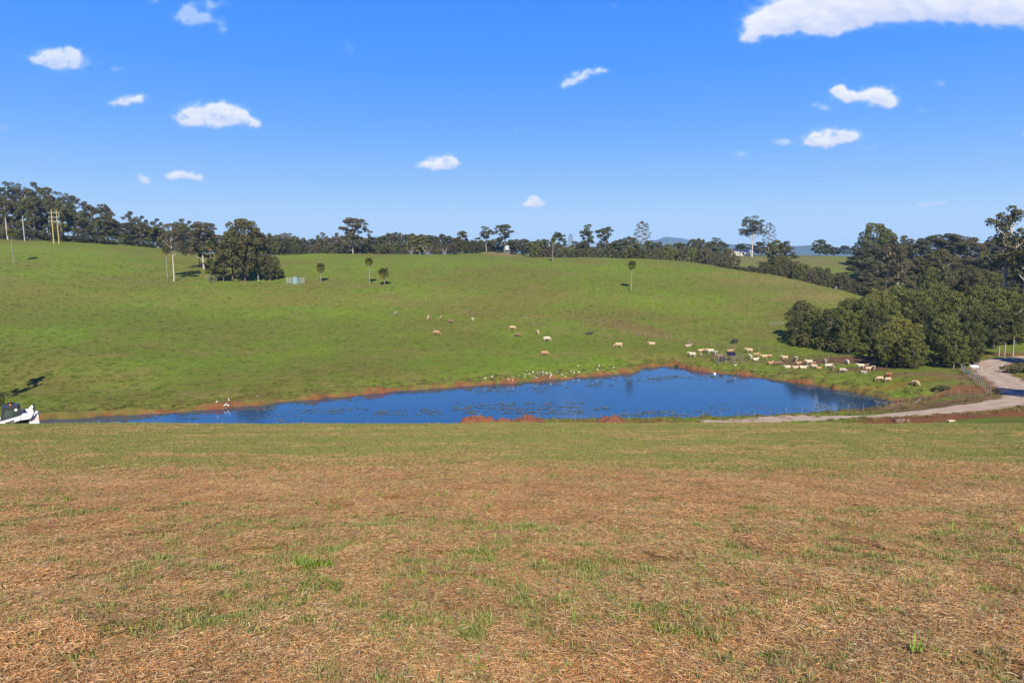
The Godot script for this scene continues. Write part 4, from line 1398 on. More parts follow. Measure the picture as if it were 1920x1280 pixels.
	# dark thicket beside the cattle
	var thicket := [[1505, 561, 186, 52, "dense", "gum"], [1498, 590, 180, 44, "dense", "dark"], [1532, 572, 178, 48, "dense", "mid"], [1560, 575, 172, 50, "dense", "dark"], [1594, 556, 190, 50, "dense", "mid"], [1600, 578, 166, 56, "dense", "mid"], [1626, 548, 184, 50, "dense", "mid"], [1640, 572, 164, 60, "dense", "dark"],
		[1650, 540, 196, 60, "dense", "bright"], [1684, 532, 205, 60, "dense", "mid"], [1672, 560, 176, 62, "dense", "mid"], [1690, 592, 146, 74, "dense", "bright"], [1715, 614, 138, 54, "dense", "mid"], [1668, 620, 142, 50, "dense", "mid"], [1722, 540, 190, 66, "dense", "mid"], [1735, 568, 168, 64, "dense", "dark"], [1760, 530, 205, 66, "dense", "mid"],
		[1778, 585, 152, 66, "dense", "mid"], [1800, 545, 182, 70, "dense", "mid"], [1794, 618, 138, 54, "dense", "mid"], [1826, 600, 142, 50, "dense", "dark"], [1842, 532, 190, 70, "dense", "mid"], [1834, 570, 164, 66, "dense", "dark"], [1872, 560, 168, 70, "dense", "mid"], [1890, 540, 185, 70, "dense", "mid"], [1912, 570, 172, 66, "dense", "mid"], [1945, 560, 175, 80, "dense", "dark"],
		[1760, 600, 160, 52, "dense", "dark"], [1870, 600, 172, 50, "dense", "dark"], [1905, 606, 176, 50, "dense", "dark"]]
	stand(thicket, "thicket_tree", "%s leafy tree from the left in the dark thicket beside the cattle", "dark thicket beside the cattle", "grey")
	var foot := []
	for q: Array in [[1492, 626, 178, 26], [1512, 622, 176, 30], [1540, 628, 172, 30], [1568, 634, 167, 32], [1592, 640, 163, 30], [1618, 642, 160, 32], [1640, 650, 154, 30], [1662, 664, 145, 34], [1690, 666, 140, 40], [1716, 668, 138, 34], [1742, 664, 143, 30], [1770, 660, 144, 34], [1800, 662, 140, 36], [1828, 660, 143, 28]]:
		foot.append([q[0], q[1], q[2], q[3], "bush", ["dark", "mid", "gum"][rng.randi() % 3]])
	stand(foot, "thicket_shrub", "%s low shrub from the left along the thicket's foot", "low shrubs at the thicket's foot", "grey", "shrub")
	# trunks by the bend, shrubs beside the road, and what stands just outside the frame
	for q: Array in [[1874, 668, 600, "pale crooked trunk leaning right by the road bend"], [1884, 667, 610, "pale upright trunk by the road bend"], [1900, 668, 585, "pale trunk reaching to the picture edge by the bend"]]:
		var o := at(q[0], q[1])
		tree("bend_gum", "gum", int(q[0]), o, (q[1] - q[2]) * -o.z / FOCAL * 1.25, 6.0, "dark", "pale", "gum with a " + q[3], "gums by the road bend")
	for q: Array in [[1893, 700, 17, 8.0, "olive shrub inside the road bend by the picture edge"], [1918, 698, 20, 7.0, "brown-green shrub inside the bend cut by the picture edge"]]:
		var o := at(q[0], q[1])
		tree("roadside_shrub", "bush", int(q[0]), o, q[2] * -o.z / FOCAL, q[3] * 0.5, "brown", "grey", q[4], "shrubs inside the road bend", "shrub")
	var o2 := at(1768, 730)
	tree("grey_shrub", "bush", 2, o2, 0.8, 3.2, "olive", "grey", "low grey shrub in the green pocket below the cattle", "", "shrub")
	o2 = at(1100, 784)
	tree("young_conifer", "bush", 0, o2, 1.25, 0.9, "dark", "grey", "tiny dark conifer seedling by the near shore fence", "", "shrub")
	var so := at(-26, 752, 60.0)
	tree("left_tree", "full", 3, so, 16.5, 3.6, "gum", "grey", "tree left of the frame throwing its shadow on the paddock", "", "tree")
	so = at(1, 762, 60.0)
	tree("edge_shrub", "bush", 1, so, 2.6, 1.4, "dark", "grey", "dark shrub cut by the left edge behind the loader", "", "shrub")
	so = at(2000, 752, 84.0)
	tree("verge_tree", "dense", 2, so, 9.0, 8.0, "mid", "grey", "tree right of the frame shading the road junction", "", "tree")
	so = at(1990, 690, 84.0)
	tree("verge_tree", "full", 2, so, 13.0, 10.0, "mid", "grey", "tree right of the frame shading the road bend", "", "tree")

# ------------------------------------------------------------------ fences
func fence(called: String, label: String, posts: Array, tall: float, thick: float, wood: Material, wires: int, gap := 0.0) -> void:
	# posts: ground points; every post its own part, wires strung between
	var first: Vector3 = posts[0]
	var t := thing(called, label, "fence", first)
	var b := MB.new()
	b.tube(PackedVector3Array([Vector3(0, -0.3, 0), Vector3(0, tall * 0.5, 0), Vector3(0.01, tall * 0.97, 0.005), Vector3(0.01, tall, 0.005)]), PackedFloat32Array([thick, thick * 0.96, thick * 0.92, thick * 0.6]), 7)
	var m := b.mesh()
	for p: Vector3 in posts:
		var o := part(t, "post", m, wood)
		o.position = p - first
		o.rotation = Vector3(rng.randf_range(-0.05, 0.05), rng.randf() * TAU, rng.randf_range(-0.05, 0.05))
		o.scale.y = rng.randf_range(0.92, 1.06)
	for w in wires:
		var wb := MB.new()
		var y := tall * (0.95 - 0.27 * w)
		for k in posts.size() - 1:
			var a: Vector3 = posts[k] - first + Vector3(0, y, 0)
			var z: Vector3 = posts[k + 1] - first + Vector3(0, y, 0)
			if a.distance_to(z) > 14.0: continue
			wb.tube(PackedVector3Array([a, a.lerp(z, 0.5) + Vector3(0, -0.02, 0), z]), PackedFloat32Array([0.004, 0.004, 0.004]), 3, Color.WHITE, false)
		part(t, "wire", wb.mesh(), mats["wire"])

func along(points: Array, spacing: float, dmin := 84.0) -> Array:
	# posts at even spacing along a line given by picture points on the ground
	var g := []
	for q: Vector2 in points: g.append(at(q.x, q.y, dmin))
	var out := [g[0]]
	var left := spacing
	for k in g.size() - 1:
		var a: Vector3 = g[k]
		var z: Vector3 = g[k + 1]
		var len := Vector2(a.x - z.x, a.z - z.z).length()
		var s := left
		while s <= len:
			var p := a.lerp(z, s / len)
			out.append(on(p.x + rng.randf_range(-0.12, 0.12), -p.z))
			s += spacing * rng.randf_range(0.92, 1.08)
		left = s - len
	return out

func exact(points: Array, dmin := 84.0) -> Array:
	var out := []
	for q: Vector2 in points: out.append(at(q.x, q.y, dmin))
	return out

func build_fences() -> void:
	mat("wire", Color(0.42, 0.42, 0.42), 0.45, false, 0.8)
	var grey := mat("fence_grey", Color(0.22, 0.20, 0.17), 0.95)
	var white := mat("fence_white", Color(0.27, 0.25, 0.22), 0.8)
	var steel := mat("fence_steel", Color(0.22, 0.24, 0.27), 0.6, false, 0.35)
	fence("paddock_fence", "row of grey posts left of the slender gum on the hillside", exact([Vector2(181, 523), Vector2(190, 524), Vector2(198, 526), Vector2(207, 526), Vector2(217, 527), Vector2(235, 529), Vector2(245, 530), Vector2(255, 531), Vector2(266, 531), Vector2(277, 531), Vector2(282, 532), Vector2(300, 530), Vector2(322, 529), Vector2(342, 529), Vector2(363, 530)]), 1.4, 0.07, grey, 0)
	fence("paddock_fence", "long post fence running down from water tank to the cattle", exact([Vector2(494, 528), Vector2(519, 529), Vector2(594, 532), Vector2(621, 535), Vector2(647, 538), Vector2(673, 541), Vector2(701, 545), Vector2(719, 549), Vector2(728, 551), Vector2(738, 552), Vector2(766, 557), Vector2(799, 563), Vector2(828, 567), Vector2(859, 572), Vector2(891, 578),
		Vector2(924, 585), Vector2(953, 591), Vector2(986, 598), Vector2(1023, 604), Vector2(1056, 610), Vector2(1094, 615), Vector2(1131, 621), Vector2(1170, 627), Vector2(1210, 632), Vector2(1249, 638), Vector2(1292, 645), Vector2(1334, 650), Vector2(1378, 654.5), Vector2(1423, 661), Vector2(1466, 667), Vector2(1553, 677)]), 1.4, 0.055, white, 1)
	fence("cross_fence", "faint line of pale posts across the middle of the hillside", exact([Vector2(1054, 587), Vector2(1075, 589), Vector2(1097, 589), Vector2(1120, 592), Vector2(1143, 592), Vector2(1166, 592), Vector2(1189, 594), Vector2(1211, 595), Vector2(1233, 597), Vector2(1373, 607), Vector2(1397, 608), Vector2(1421, 608)]), 1.3, 0.05, white, 0)
	fence("cross_fence", "short stretch of dark posts in the middle of hillside", exact([Vector2(1108, 598), Vector2(1120, 599), Vector2(1134, 604), Vector2(1150, 607), Vector2(1156, 608)]), 0.9, 0.12, mat("fence_dark", Color(0.07, 0.055, 0.045), 0.95), 0)
	fence("ridge_fence", "faint post line below the power poles on the ridge", along([Vector2(12, 470), Vector2(97, 474), Vector2(190, 477), Vector2(260, 480), Vector2(330, 484)], 8.0, 200.0), 1.3, 0.05, grey, 0)
	fence("crest_fence", "grey post fence along the falling right-hand crest", along([Vector2(1455, 511), Vector2(1474, 514), Vector2(1500, 521), Vector2(1525, 527), Vector2(1550, 537), Vector2(1570, 545)], 4.2, 200.0), 1.3, 0.08, grey, 0)
	fence("shore_fence", "thin steel post fence along the dam's near shore", along([Vector2(905, 797), Vector2(955, 795), Vector2(1038, 793), Vector2(1080, 792), Vector2(1160, 790), Vector2(1230, 789), Vector2(1300, 786.5), Vector2(1375, 785), Vector2(1450, 781), Vector2(1535, 777), Vector2(1610, 772), Vector2(1660, 767)], 2.9), 1.45, 0.032, steel, 3)
	fence("corner_fence", "steel post fence around the bare corner by the gravel track", along([Vector2(1662, 768), Vector2(1685, 763), Vector2(1706, 756), Vector2(1729, 758), Vector2(1743, 753), Vector2(1767, 743), Vector2(1800, 745), Vector2(1828, 745)], 1.6), 1.45, 0.035, steel, 3)
	fence("track_fence", "close-set grey post fence climbing beside the track to bend", along([Vector2(1858, 738), Vector2(1846, 732), Vector2(1836, 722), Vector2(1826, 712), Vector2(1815, 704), Vector2(1806, 698), Vector2(1800, 693)], 1.35), 1.45, 0.05, steel, 3)
	# strut of the corner post
	var s := MB.new()
	var a := at(1712, 757)
	s.rod(Vector3(0, 0.05, 0), Vector3(1.55, 1.05, -0.1), 0.045, 6)
	var st := solo("fence_strut", s.mesh(), steel, "slanting pale strut bracing the corner fence post", "strut")
	st.position = a
	# gate at the far right of the paddock
	var gp := at(1444, 611)
	var gt := thing("farm_gate", "pale steel farm gate in the far paddock left of thicket", "gate", gp, 0.05)
	for k in 5:
		var rb := MB.new()
		rb.rod(Vector3(0, 0.25 + 0.24 * k, 0), Vector3(4.2, 0.25 + 0.24 * k, 0), 0.025, 5)
		part(gt, "rail", rb.mesh(), steel)
	for x: float in [0.0, 2.1, 4.2]:
		var rb := MB.new()
		rb.rod(Vector3(x, 0.0 if x != 2.1 else 0.25, 0), Vector3(x, 1.45 if x != 2.1 else 1.2, 0), 0.045 if x != 2.1 else 0.025, 6)
		part(gt, "upright", rb.mesh(), white)

# ------------------------------------------------------------------ cattle
func capsule(p: Vector3, a: Vector3, z: Vector3, ra: float, rz: float) -> float:
	var e := z - a
	var t := clampf((p - a).dot(e) / e.dot(e), 0.0, 1.0)
	return p.distance_to(a + e * t) - lerpf(ra, rz, t)

func skin(bones: Array, cell: float, blend: float) -> ArrayMesh:
	# smooth-joined capsules meshed as surface nets
	var lo := Vector3(1e9, 1e9, 1e9)
	var hi := -lo
	for q: Array in bones:
		for k in 2:
			var r: float = q[2 + k]
			lo = lo.min(q[k] - Vector3.ONE * r); hi = hi.max(q[k] + Vector3.ONE * r)
	lo -= Vector3.ONE * cell * 2.0
	hi += Vector3.ONE * cell * 2.0
	var n := Vector3i(((hi - lo) / cell).ceil()) + Vector3i.ONE
	var f := PackedFloat32Array()
	f.resize(n.x * n.y * n.z)
	f.fill(1.0)
	var acc := PackedFloat32Array()
	acc.resize(f.size())
	for q: Array in bones:
		var rm: float = maxf(q[2], q[3]) + blend * 2.2 + cell
		var a: Vector3 = q[0]
		var z: Vector3 = q[1]
		var b0 := Vector3i(((a.min(z) - Vector3.ONE * rm - lo) / cell).floor()).clamp(Vector3i.ZERO, n - Vector3i.ONE)
		var b1 := Vector3i(((a.max(z) + Vector3.ONE * rm - lo) / cell).ceil()).clamp(Vector3i.ZERO, n - Vector3i.ONE)
		for i in range(b0.x, b1.x + 1):
			for j in range(b0.y, b1.y + 1):
				for k in range(b0.z, b1.z + 1):
					acc[(i * n.y + j) * n.z + k] += exp(-capsule(lo + Vector3(i, j, k) * cell, a, z, q[2], q[3]) / blend * 2.0)
	for k in f.size():
		if acc[k] > 1e-9: f[k] = -log(acc[k]) * blend * 0.5
	var vid := PackedInt32Array()
	vid.resize(f.size())
	vid.fill(-1)
	var v := PackedVector3Array()
	var step := [Vector3i(0, 0, 0), Vector3i(1, 0, 0), Vector3i(0, 1, 0), Vector3i(1, 1, 0), Vector3i(0, 0, 1), Vector3i(1, 0, 1), Vector3i(0, 1, 1), Vector3i(1, 1, 1)]
	var edges := [[0, 1], [2, 3], [4, 5], [6, 7], [0, 2], [1, 3], [4, 6], [5, 7], [0, 4], [1, 5], [2, 6], [3, 7]]
	for i in n.x - 1:
		for j in n.y - 1:
			for k in n.z - 1:
				var val := PackedFloat32Array()
				var neg := 0
				for s: Vector3i in step:
					var q := f[((i + s.x) * n.y + j + s.y) * n.z + k + s.z]
					val.append(q)
					if q < 0.0: neg += 1
				if neg == 0 or neg == 8: continue
				var sum := Vector3.ZERO
				var c := 0
				for e: Array in edges:
					var a := val[e[0]]
					var z := val[e[1]]
					if (a < 0.0) != (z < 0.0):
						sum += Vector3(step[e[0]]).lerp(Vector3(step[e[1]]), a / (a - z))
						c += 1
				vid[(i * n.y + j) * n.z + k] = v.size()
				v.append(lo + (Vector3(i, j, k) + sum / c) * cell)
	var ix := PackedInt32Array()
	var cellid := func(i: int, j: int, k: int) -> int: return vid[(i * n.y + j) * n.z + k]
	for i in range(1, n.x - 1):
		for j in range(1, n.y - 1):
			for k in range(1, n.z - 1):
				var a := f[(i * n.y + j) * n.z + k]
				for ax in 3:
					var o := Vector3i.ZERO
					o[ax] = 1
					var z := f[((i + o.x) * n.y + j + o.y) * n.z + k + o.z]
					if (a < 0.0) == (z < 0.0): continue
					var q := []
					if ax == 0: q = [cellid.call(i, j - 1, k - 1), cellid.call(i, j, k - 1), cellid.call(i, j, k), cellid.call(i, j - 1, k)]
					elif ax == 1: q = [cellid.call(i - 1, j, k - 1), cellid.call(i - 1, j, k), cellid.call(i, j, k), cellid.call(i, j, k - 1)]
					else: q = [cellid.call(i - 1, j - 1, k), cellid.call(i, j - 1, k), cellid.call(i, j, k), cellid.call(i - 1, j, k)]
					if q.min() < 0: continue
					if a < 0.0: ix.append_array([q[0], q[2], q[1], q[0], q[3], q[2]])
					else: ix.append_array([q[0], q[1], q[2], q[0], q[2], q[3]])
	var nn := PackedVector3Array()
	nn.resize(v.size())
	for t in ix.size() / 3:
		var g := (v[ix[t * 3 + 2]] - v[ix[t * 3]]).cross(v[ix[t * 3 + 1]] - v[ix[t * 3]])
		for s in 3: nn[ix[t * 3 + s]] += g
	for k in nn.size(): nn[k] = nn[k].normalized()
	var arr := []
	arr.resize(Mesh.ARRAY_MAX)
	arr[Mesh.ARRAY_VERTEX] = v
	arr[Mesh.ARRAY_NORMAL] = nn
	arr[Mesh.ARRAY_INDEX] = ix
	var m := ArrayMesh.new()
	m.add_surface_from_arrays(Mesh.PRIMITIVE_TRIANGLES, arr)
	return m

func cow_bones(pose: String) -> Array:
	var b := []
	var y := 0.0 if pose != "lie" else -0.56
	var V := func(x: float, h: float, z: float) -> Vector3: return Vector3(x, h + y, z)
	b.append([V.call(-0.62, 1.02, 0), V.call(0.5, 1.0, 0), 0.345, 0.36])          # barrel
	b.append([V.call(-0.3, 0.86, 0), V.call(0.3, 0.84, 0), 0.30, 0.30])           # belly
	b.append([V.call(-0.78, 1.13, 0.1), V.call(-0.78, 1.13, -0.1), 0.22, 0.22])   # hips
	b.append([V.call(0.52, 1.14, 0), V.call(0.3, 1.2, 0), 0.25, 0.2])             # withers
	b.append([V.call(0.68, 0.86, 0), V.call(0.55, 0.8, 0), 0.19, 0.22])           # brisket
	if pose == "graze":
		b.append([V.call(0.66, 1.08, 0), V.call(1.16, 0.62, 0), 0.24, 0.15])
		b.append([V.call(1.18, 0.58, 0), V.call(1.34, 0.16, 0), 0.145, 0.085])
		b.append([V.call(1.16, 0.66, 0.1), V.call(1.08, 0.66, 0.3), 0.05, 0.035])
		b.append([V.call(1.16, 0.66, -0.1), V.call(1.08, 0.66, -0.3), 0.05, 0.035])
	else:
		b.append([V.call(0.66, 1.1, 0), V.call(1.08, 1.36, 0), 0.25, 0.16])
		b.append([V.call(1.1, 1.4, 0), V.call(1.47, 1.2, 0), 0.15, 0.09])
		b.append([V.call(1.08, 1.46, 0.1), V.call(1.02, 1.46, 0.3), 0.05, 0.035])
		b.append([V.call(1.08, 1.46, -0.1), V.call(1.02, 1.46, -0.3), 0.05, 0.035])
	for s: float in [-1.0, 1.0]:
		if pose == "lie":
			b.append([Vector3(0.5, 0.3, 0.2 * s), Vector3(0.86, 0.1, 0.26 * s), 0.13, 0.085])
			b.append([Vector3(0.86, 0.1, 0.26 * s), Vector3(0.55, 0.07, 0.3 * s), 0.08, 0.06])
			b.append([Vector3(-0.6, 0.36, 0.24 * s), Vector3(-0.2, 0.2, 0.38 * s), 0.24, 0.12])
			b.append([Vector3(-0.2, 0.16, 0.38 * s), Vector3(-0.62, 0.08, 0.42 * s), 0.085, 0.06])
		else:
			var k := 0.07 * s
			b.append([Vector3(0.5 + k, 0.9, 0.18 * s), Vector3(0.52 + k, 0.46, 0.19 * s), 0.17, 0.085])
			b.append([Vector3(0.52 + k, 0.46, 0.19 * s), Vector3(0.51 + k, 0.06, 0.19 * s), 0.075, 0.06])
			b.append([Vector3(-0.7 - k, 0.98, 0.19 * s), Vector3(-0.62 - k, 0.66, 0.2 * s), 0.23, 0.13])
			b.append([Vector3(-0.62 - k, 0.66, 0.2 * s), Vector3(-0.8 - k, 0.46, 0.19 * s), 0.115, 0.075])
			b.append([Vector3(-0.8 - k, 0.46, 0.19 * s), Vector3(-0.75 - k, 0.06, 0.19 * s), 0.07, 0.06])
	b.append([V.call(-0.98, 1.2, 0), V.call(-1.04, 0.62, 0.02), 0.045, 0.035])
	return b

func build_cattle() -> void:
	var shapes := {"stand": skin(cow_bones("stand"), 0.062, 0.055), "graze": skin(cow_bones("graze"), 0.062, 0.055), "lie": skin(cow_bones("lie"), 0.062, 0.055)}
	lap("  cow shapes")
	var hide := {
		"white": mat("hide_white", Color(0.49, 0.42, 0.32), 0.85), "cream": mat("hide_cream", Color(0.43, 0.32, 0.19), 0.85), "tan": mat("hide_tan", Color(0.34, 0.20, 0.10), 0.85),
		"brown": mat("hide_brown", Color(0.18, 0.11, 0.065), 0.85), "red": mat("hide_red", Color(0.23, 0.085, 0.035), 0.85), "black": mat("hide_black", Color(0.012, 0.011, 0.011), 0.7), "grey": mat("hide_grey", Color(0.34, 0.28, 0.21), 0.85)}
	for m: StandardMaterial3D in hide.values():
		m.rim_enabled = true
		m.rim = 0.25
	# px, py of the feet, hide, pose, facing (L R F B), size, label
	var herd := [
		[741.5, 591, "grey", "graze", "B", 1.0, "off-white cow seen from behind, leftmost and highest of the herd"],
		[803, 599, "cream", "graze", "F", 1.0, "cream cow facing front with a tan calf at its side"],
		[807.5, 599.5, "tan", "stand", "F", 0.55, "tan calf pressed against a cream cow up the hill"],
		[826.5, 599, "tan", "graze", "F", 0.95, "tan cow facing front between a calf and a brown cow"],
		[845, 606, "brown", "graze", "R", 0.95, "brown grazing cow beside the front-facing tan one uphill"],
		[886, 602.5, "white", "graze", "B", 0.95, "lone white cow seen end-on high on the hillside"],
		[818, 628, "tan", "graze", "R", 1.05, "tan cow grazing alone below the uphill group"],
		[961, 618.5, "cream", "graze", "R", 1.0, "cream cow grazing right, uphill of a brown one"],
		[970.5, 632, "brown", "graze", "R", 1.0, "brown cow grazing just below a cream cow mid-slope"],
		[1008.5, 627, "cream", "graze", "F", 1.0, "cream cow end-on just above the big white grazer"],
		[1025.5, 640, "white", "graze", "R", 1.15, "bright white cow grazing right on the mid slope"],
		[1021, 667, "tan", "graze", "R", 1.15, "tan-brown cow grazing alone nearest the bird flock"],
		[1104, 627, "black", "lie", "R", 1.0, "black cow lying alone beside the post fence"],
		[1160, 651.5, "cream", "graze", "L", 1.15, "cream cow grazing left alone above the dam inlet"],
		[1222.5, 646, "cream", "lie", "L", 1.05, "cream cow lying with head up left of the herd"],
		[1290, 650, "grey", "lie", "R", 0.95, "pale cow lying by a fence post at the herd's left end"],
		[1298, 669, "white", "stand", "L", 1.1, "white cow standing side-on at the herd's near left corner"],
		[1314, 658.5, "cream", "lie", "R", 0.95, "cream cow lying behind another lying one"],
		[1314, 666.5, "cream", "lie", "F", 0.95, "cream cow lying face-on right of the corner white cow"],
		[1332, 663, "white", "stand", "L", 1.15, "big white cow standing side-on left of the solar panel"],
		[1323.5, 661, "brown", "graze", "L", 0.8, "brown-headed calf at the big white cow's nose"],
		[1341, 666, "white", "stand", "F", 1.1, "white cow end-on behind the big white cow's rump"],
		[1349.5, 669, "brown", "lie", "R", 1.05, "brown cow lying just left of the steel pen"],
		[1369, 663, "tan", "stand", "R", 1.05, "tan cow standing directly behind the solar panel"],
		[1377.5, 644, "black", "graze", "L", 1.15, "black cow grazing left uphill of the solar panel"],
		[1405, 661.5, "cream", "stand", "L", 1.1, "cream cow standing uphill right of the solar panel"],
		[1407, 673, "white", "stand", "B", 1.05, "white cow seen from behind right of the steel pen"],
		[1418, 669, "tan", "stand", "R", 0.95, "tan cow standing behind a white lying one by the pen"],
		[1417, 675.5, "white", "lie", "R", 1.05, "white cow lying nearest the right side of the pen"],
		[1433, 673.5, "cream", "stand", "L", 1.1, "cream cow standing left, midway along the herd"],
		[1443, 671.5, "tan", "stand", "R", 0.9, "tan yearling behind the midway cream cow"],
		[1445, 682, "tan", "lie", "R", 1.05, "tan cow lying below the midway cream cow"],
		[1458, 685, "brown", "stand", "R", 0.95, "dark brown cow standing nearest the sunken pole"],
		[1464.5, 683.5, "cream", "stand", "F", 0.8, "small cream calf right beside the dark brown cow"],
		[1471.5, 675, "cream", "stand", "L", 1.05, "cream cow under the fence post past the dark brown one"],
		[1470.5, 680, "brown", "stand", "F", 0.9, "brown calf face-on in front of the fence-post cow"],
		[1492.5, 677, "white", "stand", "F", 1.1, "white cow face-on at the edge of the bare mud"],
		[1477, 689.5, "white", "lie", "L", 1.0, "white cow lying alone nearest the water's edge"],
		[1497.5, 682.5, "tan", "lie", "R", 1.0, "tan cow lying below the face-on white cow"],
		[1492, 690.5, "cream", "lie", "L", 1.05, "cream cow lying left, first of the lying pair"],
		[1506, 690.5, "white", "lie", "R", 1.1, "white cow lying right, second of the lying pair"],
		[1517, 683.5, "white", "stand", "L", 1.15, "white cow standing side-on in front of the mud patch"],
		[1526, 683.5, "tan", "stand", "R", 0.6, "tan calf behind the side-on white cow's tail"],
		[1527, 690, "white", "stand", "L", 0.85, "small white calf below the tan calf"],
		[1535.5, 691.5, "tan", "lie", "R", 0.9, "tan calf lying right of the small white calf"],
		[1548, 680.5, "grey", "stand", "B", 0.9, "grey-brown cow from behind on the mud by a post"],
		[1553, 690, "white", "stand", "R", 1.05, "white cow below the mud, left of a cream one"],
		[1561, 694, "cream", "stand", "F", 1.05, "cream cow end-on overlapping a white cow"],
		[1589, 682.5, "white", "graze", "F", 1.05, "white cow face-on farthest out on the bare mud"],
		[1580.5, 698.5, "grey", "graze", "R", 1.1, "greyish cow grazing apart between two groups near the bank"],
		[1614, 690.5, "white", "stand", "L", 1.1, "white cow standing left at the thicket group's left"],
		[1623.5, 689.5, "brown", "stand", "R", 0.95, "brown cow half hidden behind the thicket group"],
		[1628, 696, "cream", "stand", "R", 1.1, "cream cow standing in the middle of thicket group"],
		[1638.5, 694, "grey", "stand", "F", 1.1, "greyish cow end-on at the thicket shadow's edge"],
		[1620, 699.5, "white", "lie", "F", 1.0, "white cow lying below the thicket group"],
		[1666, 707.5, "red", "stand", "R", 1.2, "red-brown cow standing behind the near cream pair"],
		[1650, 714, "cream", "graze", "L", 1.1, "cream cow grazing left, left one of the near pair"],
		[1665, 716, "cream", "graze", "R", 1.1, "cream cow grazing right, right one of the near pair"],
		[1717, 722.5, "cream", "graze", "F", 1.15, "pale cow end-on alone, rightmost of the whole herd"]]
	var yaw := {"R": 0.0, "L": PI, "F": -PI / 2, "B": PI / 2}
	for q: Array in herd:
		var p := at(q[0], q[1])
		var o := solo("cow" if q[5] > 0.85 else "calf", shapes[q[3]], hide[q[2]], q[6], "cow" if q[5] > 0.85 else "calf", "cattle herd around the dam")
		o.position = p + Vector3(0, -0.02, 0)
		o.rotation.y = yaw[q[4]] + rng.randf_range(-0.35, 0.35)
		o.scale = Vector3.ONE * q[5] * 0.88 * clampf(-p.z / 185.0, 0.72, 1.0)

# ------------------------------------------------------------------ birds
func build_birds() -> void:
	var b := MB.new()
	var w := Color(0.86, 0.86, 0.84)
	b.ball(Vector3(0, 0.36, 0), Vector3(0.2, 0.11, 0.1), 6, 8, w)
	b.tube(PackedVector3Array([Vector3(0.13, 0.4, 0), Vector3(0.24, 0.5, 0), Vector3(0.2, 0.62, 0), Vector3(0.25, 0.7, 0)]), PackedFloat32Array([0.06, 0.04, 0.03, 0.035]), 6, w)
	b.ball(Vector3(0.27, 0.71, 0), Vector3(0.06, 0.04, 0.038), 5, 6, w)
	b.tube(PackedVector3Array([Vector3(0.31, 0.71, 0), Vector3(0.43, 0.69, 0)]), PackedFloat32Array([0.014, 0.004]), 4, Color(0.5, 0.35, 0.08))
	b.tube(PackedVector3Array([Vector3(-0.12, 0.37, 0), Vector3(-0.32, 0.3, 0)]), PackedFloat32Array([0.07, 0.02]), 5, w)
	for s: float in [-1.0, 1.0]:
		b.tube(PackedVector3Array([Vector3(0.0, 0.3, 0.04 * s), Vector3(-0.02, 0.15, 0.04 * s), Vector3(0.0, -0.02, 0.04 * s)]), PackedFloat32Array([0.014, 0.01, 0.01]), 4, Color(0.05, 0.05, 0.045))
	var m := b.mesh()
	var fm := mat("egret", Color(1, 1, 1), 0.8, true)
	var spots := []
	for q: Vector2 in [Vector2(478, 140), Vector2(535, 124), Vector2(670, 146), Vector2(711, 128), Vector2(705, 150), Vector2(752, 116), Vector2(801, 126), Vector2(806, 106), Vector2(841, 98), Vector2(872, 89), Vector2(886, 128), Vector2(903, 134), Vector2(907, 92), Vector2(918, 112), Vector2(929, 94), Vector2(952, 87), Vector2(949, 106), Vector2(983, 98), Vector2(1011, 127), Vector2(1017, 113), Vector2(1014, 94),
			Vector2(1069, 90), Vector2(1110, 107), Vector2(1137, 124), Vector2(1181, 81), Vector2(1206, 89), Vector2(1246, 88), Vector2(1240, 36), Vector2(1410, 33), Vector2(1402, 68), Vector2(1530, 50), Vector2(823, 75)]:
		spots.append(Vector2(800.0 + q.x / 4.364, 680.0 + q.y / 4.364))
	spots.append_array([Vector2(481, 746), Vector2(1087, 707)])
	spots.sort_custom(func(a, c): return a.x < c.x)
	for k in spots.size():
		var p := at(spots[k].x, spots[k].y)
		if p.y < 0.02: p.y = 0.0
		var o := solo("egret", m, fm, "%s white egret from the left in the flock along the far bank" % ordinal(k + 1), "bird", "egret flock on the far bank")
		o.position = p
		o.rotation.y = rng.randf() * TAU
		o.scale = Vector3.ONE * rng.randf_range(0.55, 0.8)
	var more := [[406, 757, "white bird standing left of the red slip on the bank"], [429, 753.5, "white bird standing on the bank right of the red slip"], [421, 763.5, "white bird at the water's edge below the red slip, left one"], [427, 763, "white bird at the water's edge below the red slip, right one"], [1379, 687.5, "white bird on the grass below the solar panel"]]
	for q: Array in more:
		var p := at(q[0], q[1])
		var o := solo("egret", m, fm, q[2], "bird", "scattered white birds")
		p.y = maxf(p.y, 0.0)
		o.position = p
		o.rotation.y = rng.randf() * TAU
		o.scale = Vector3.ONE * 0.9

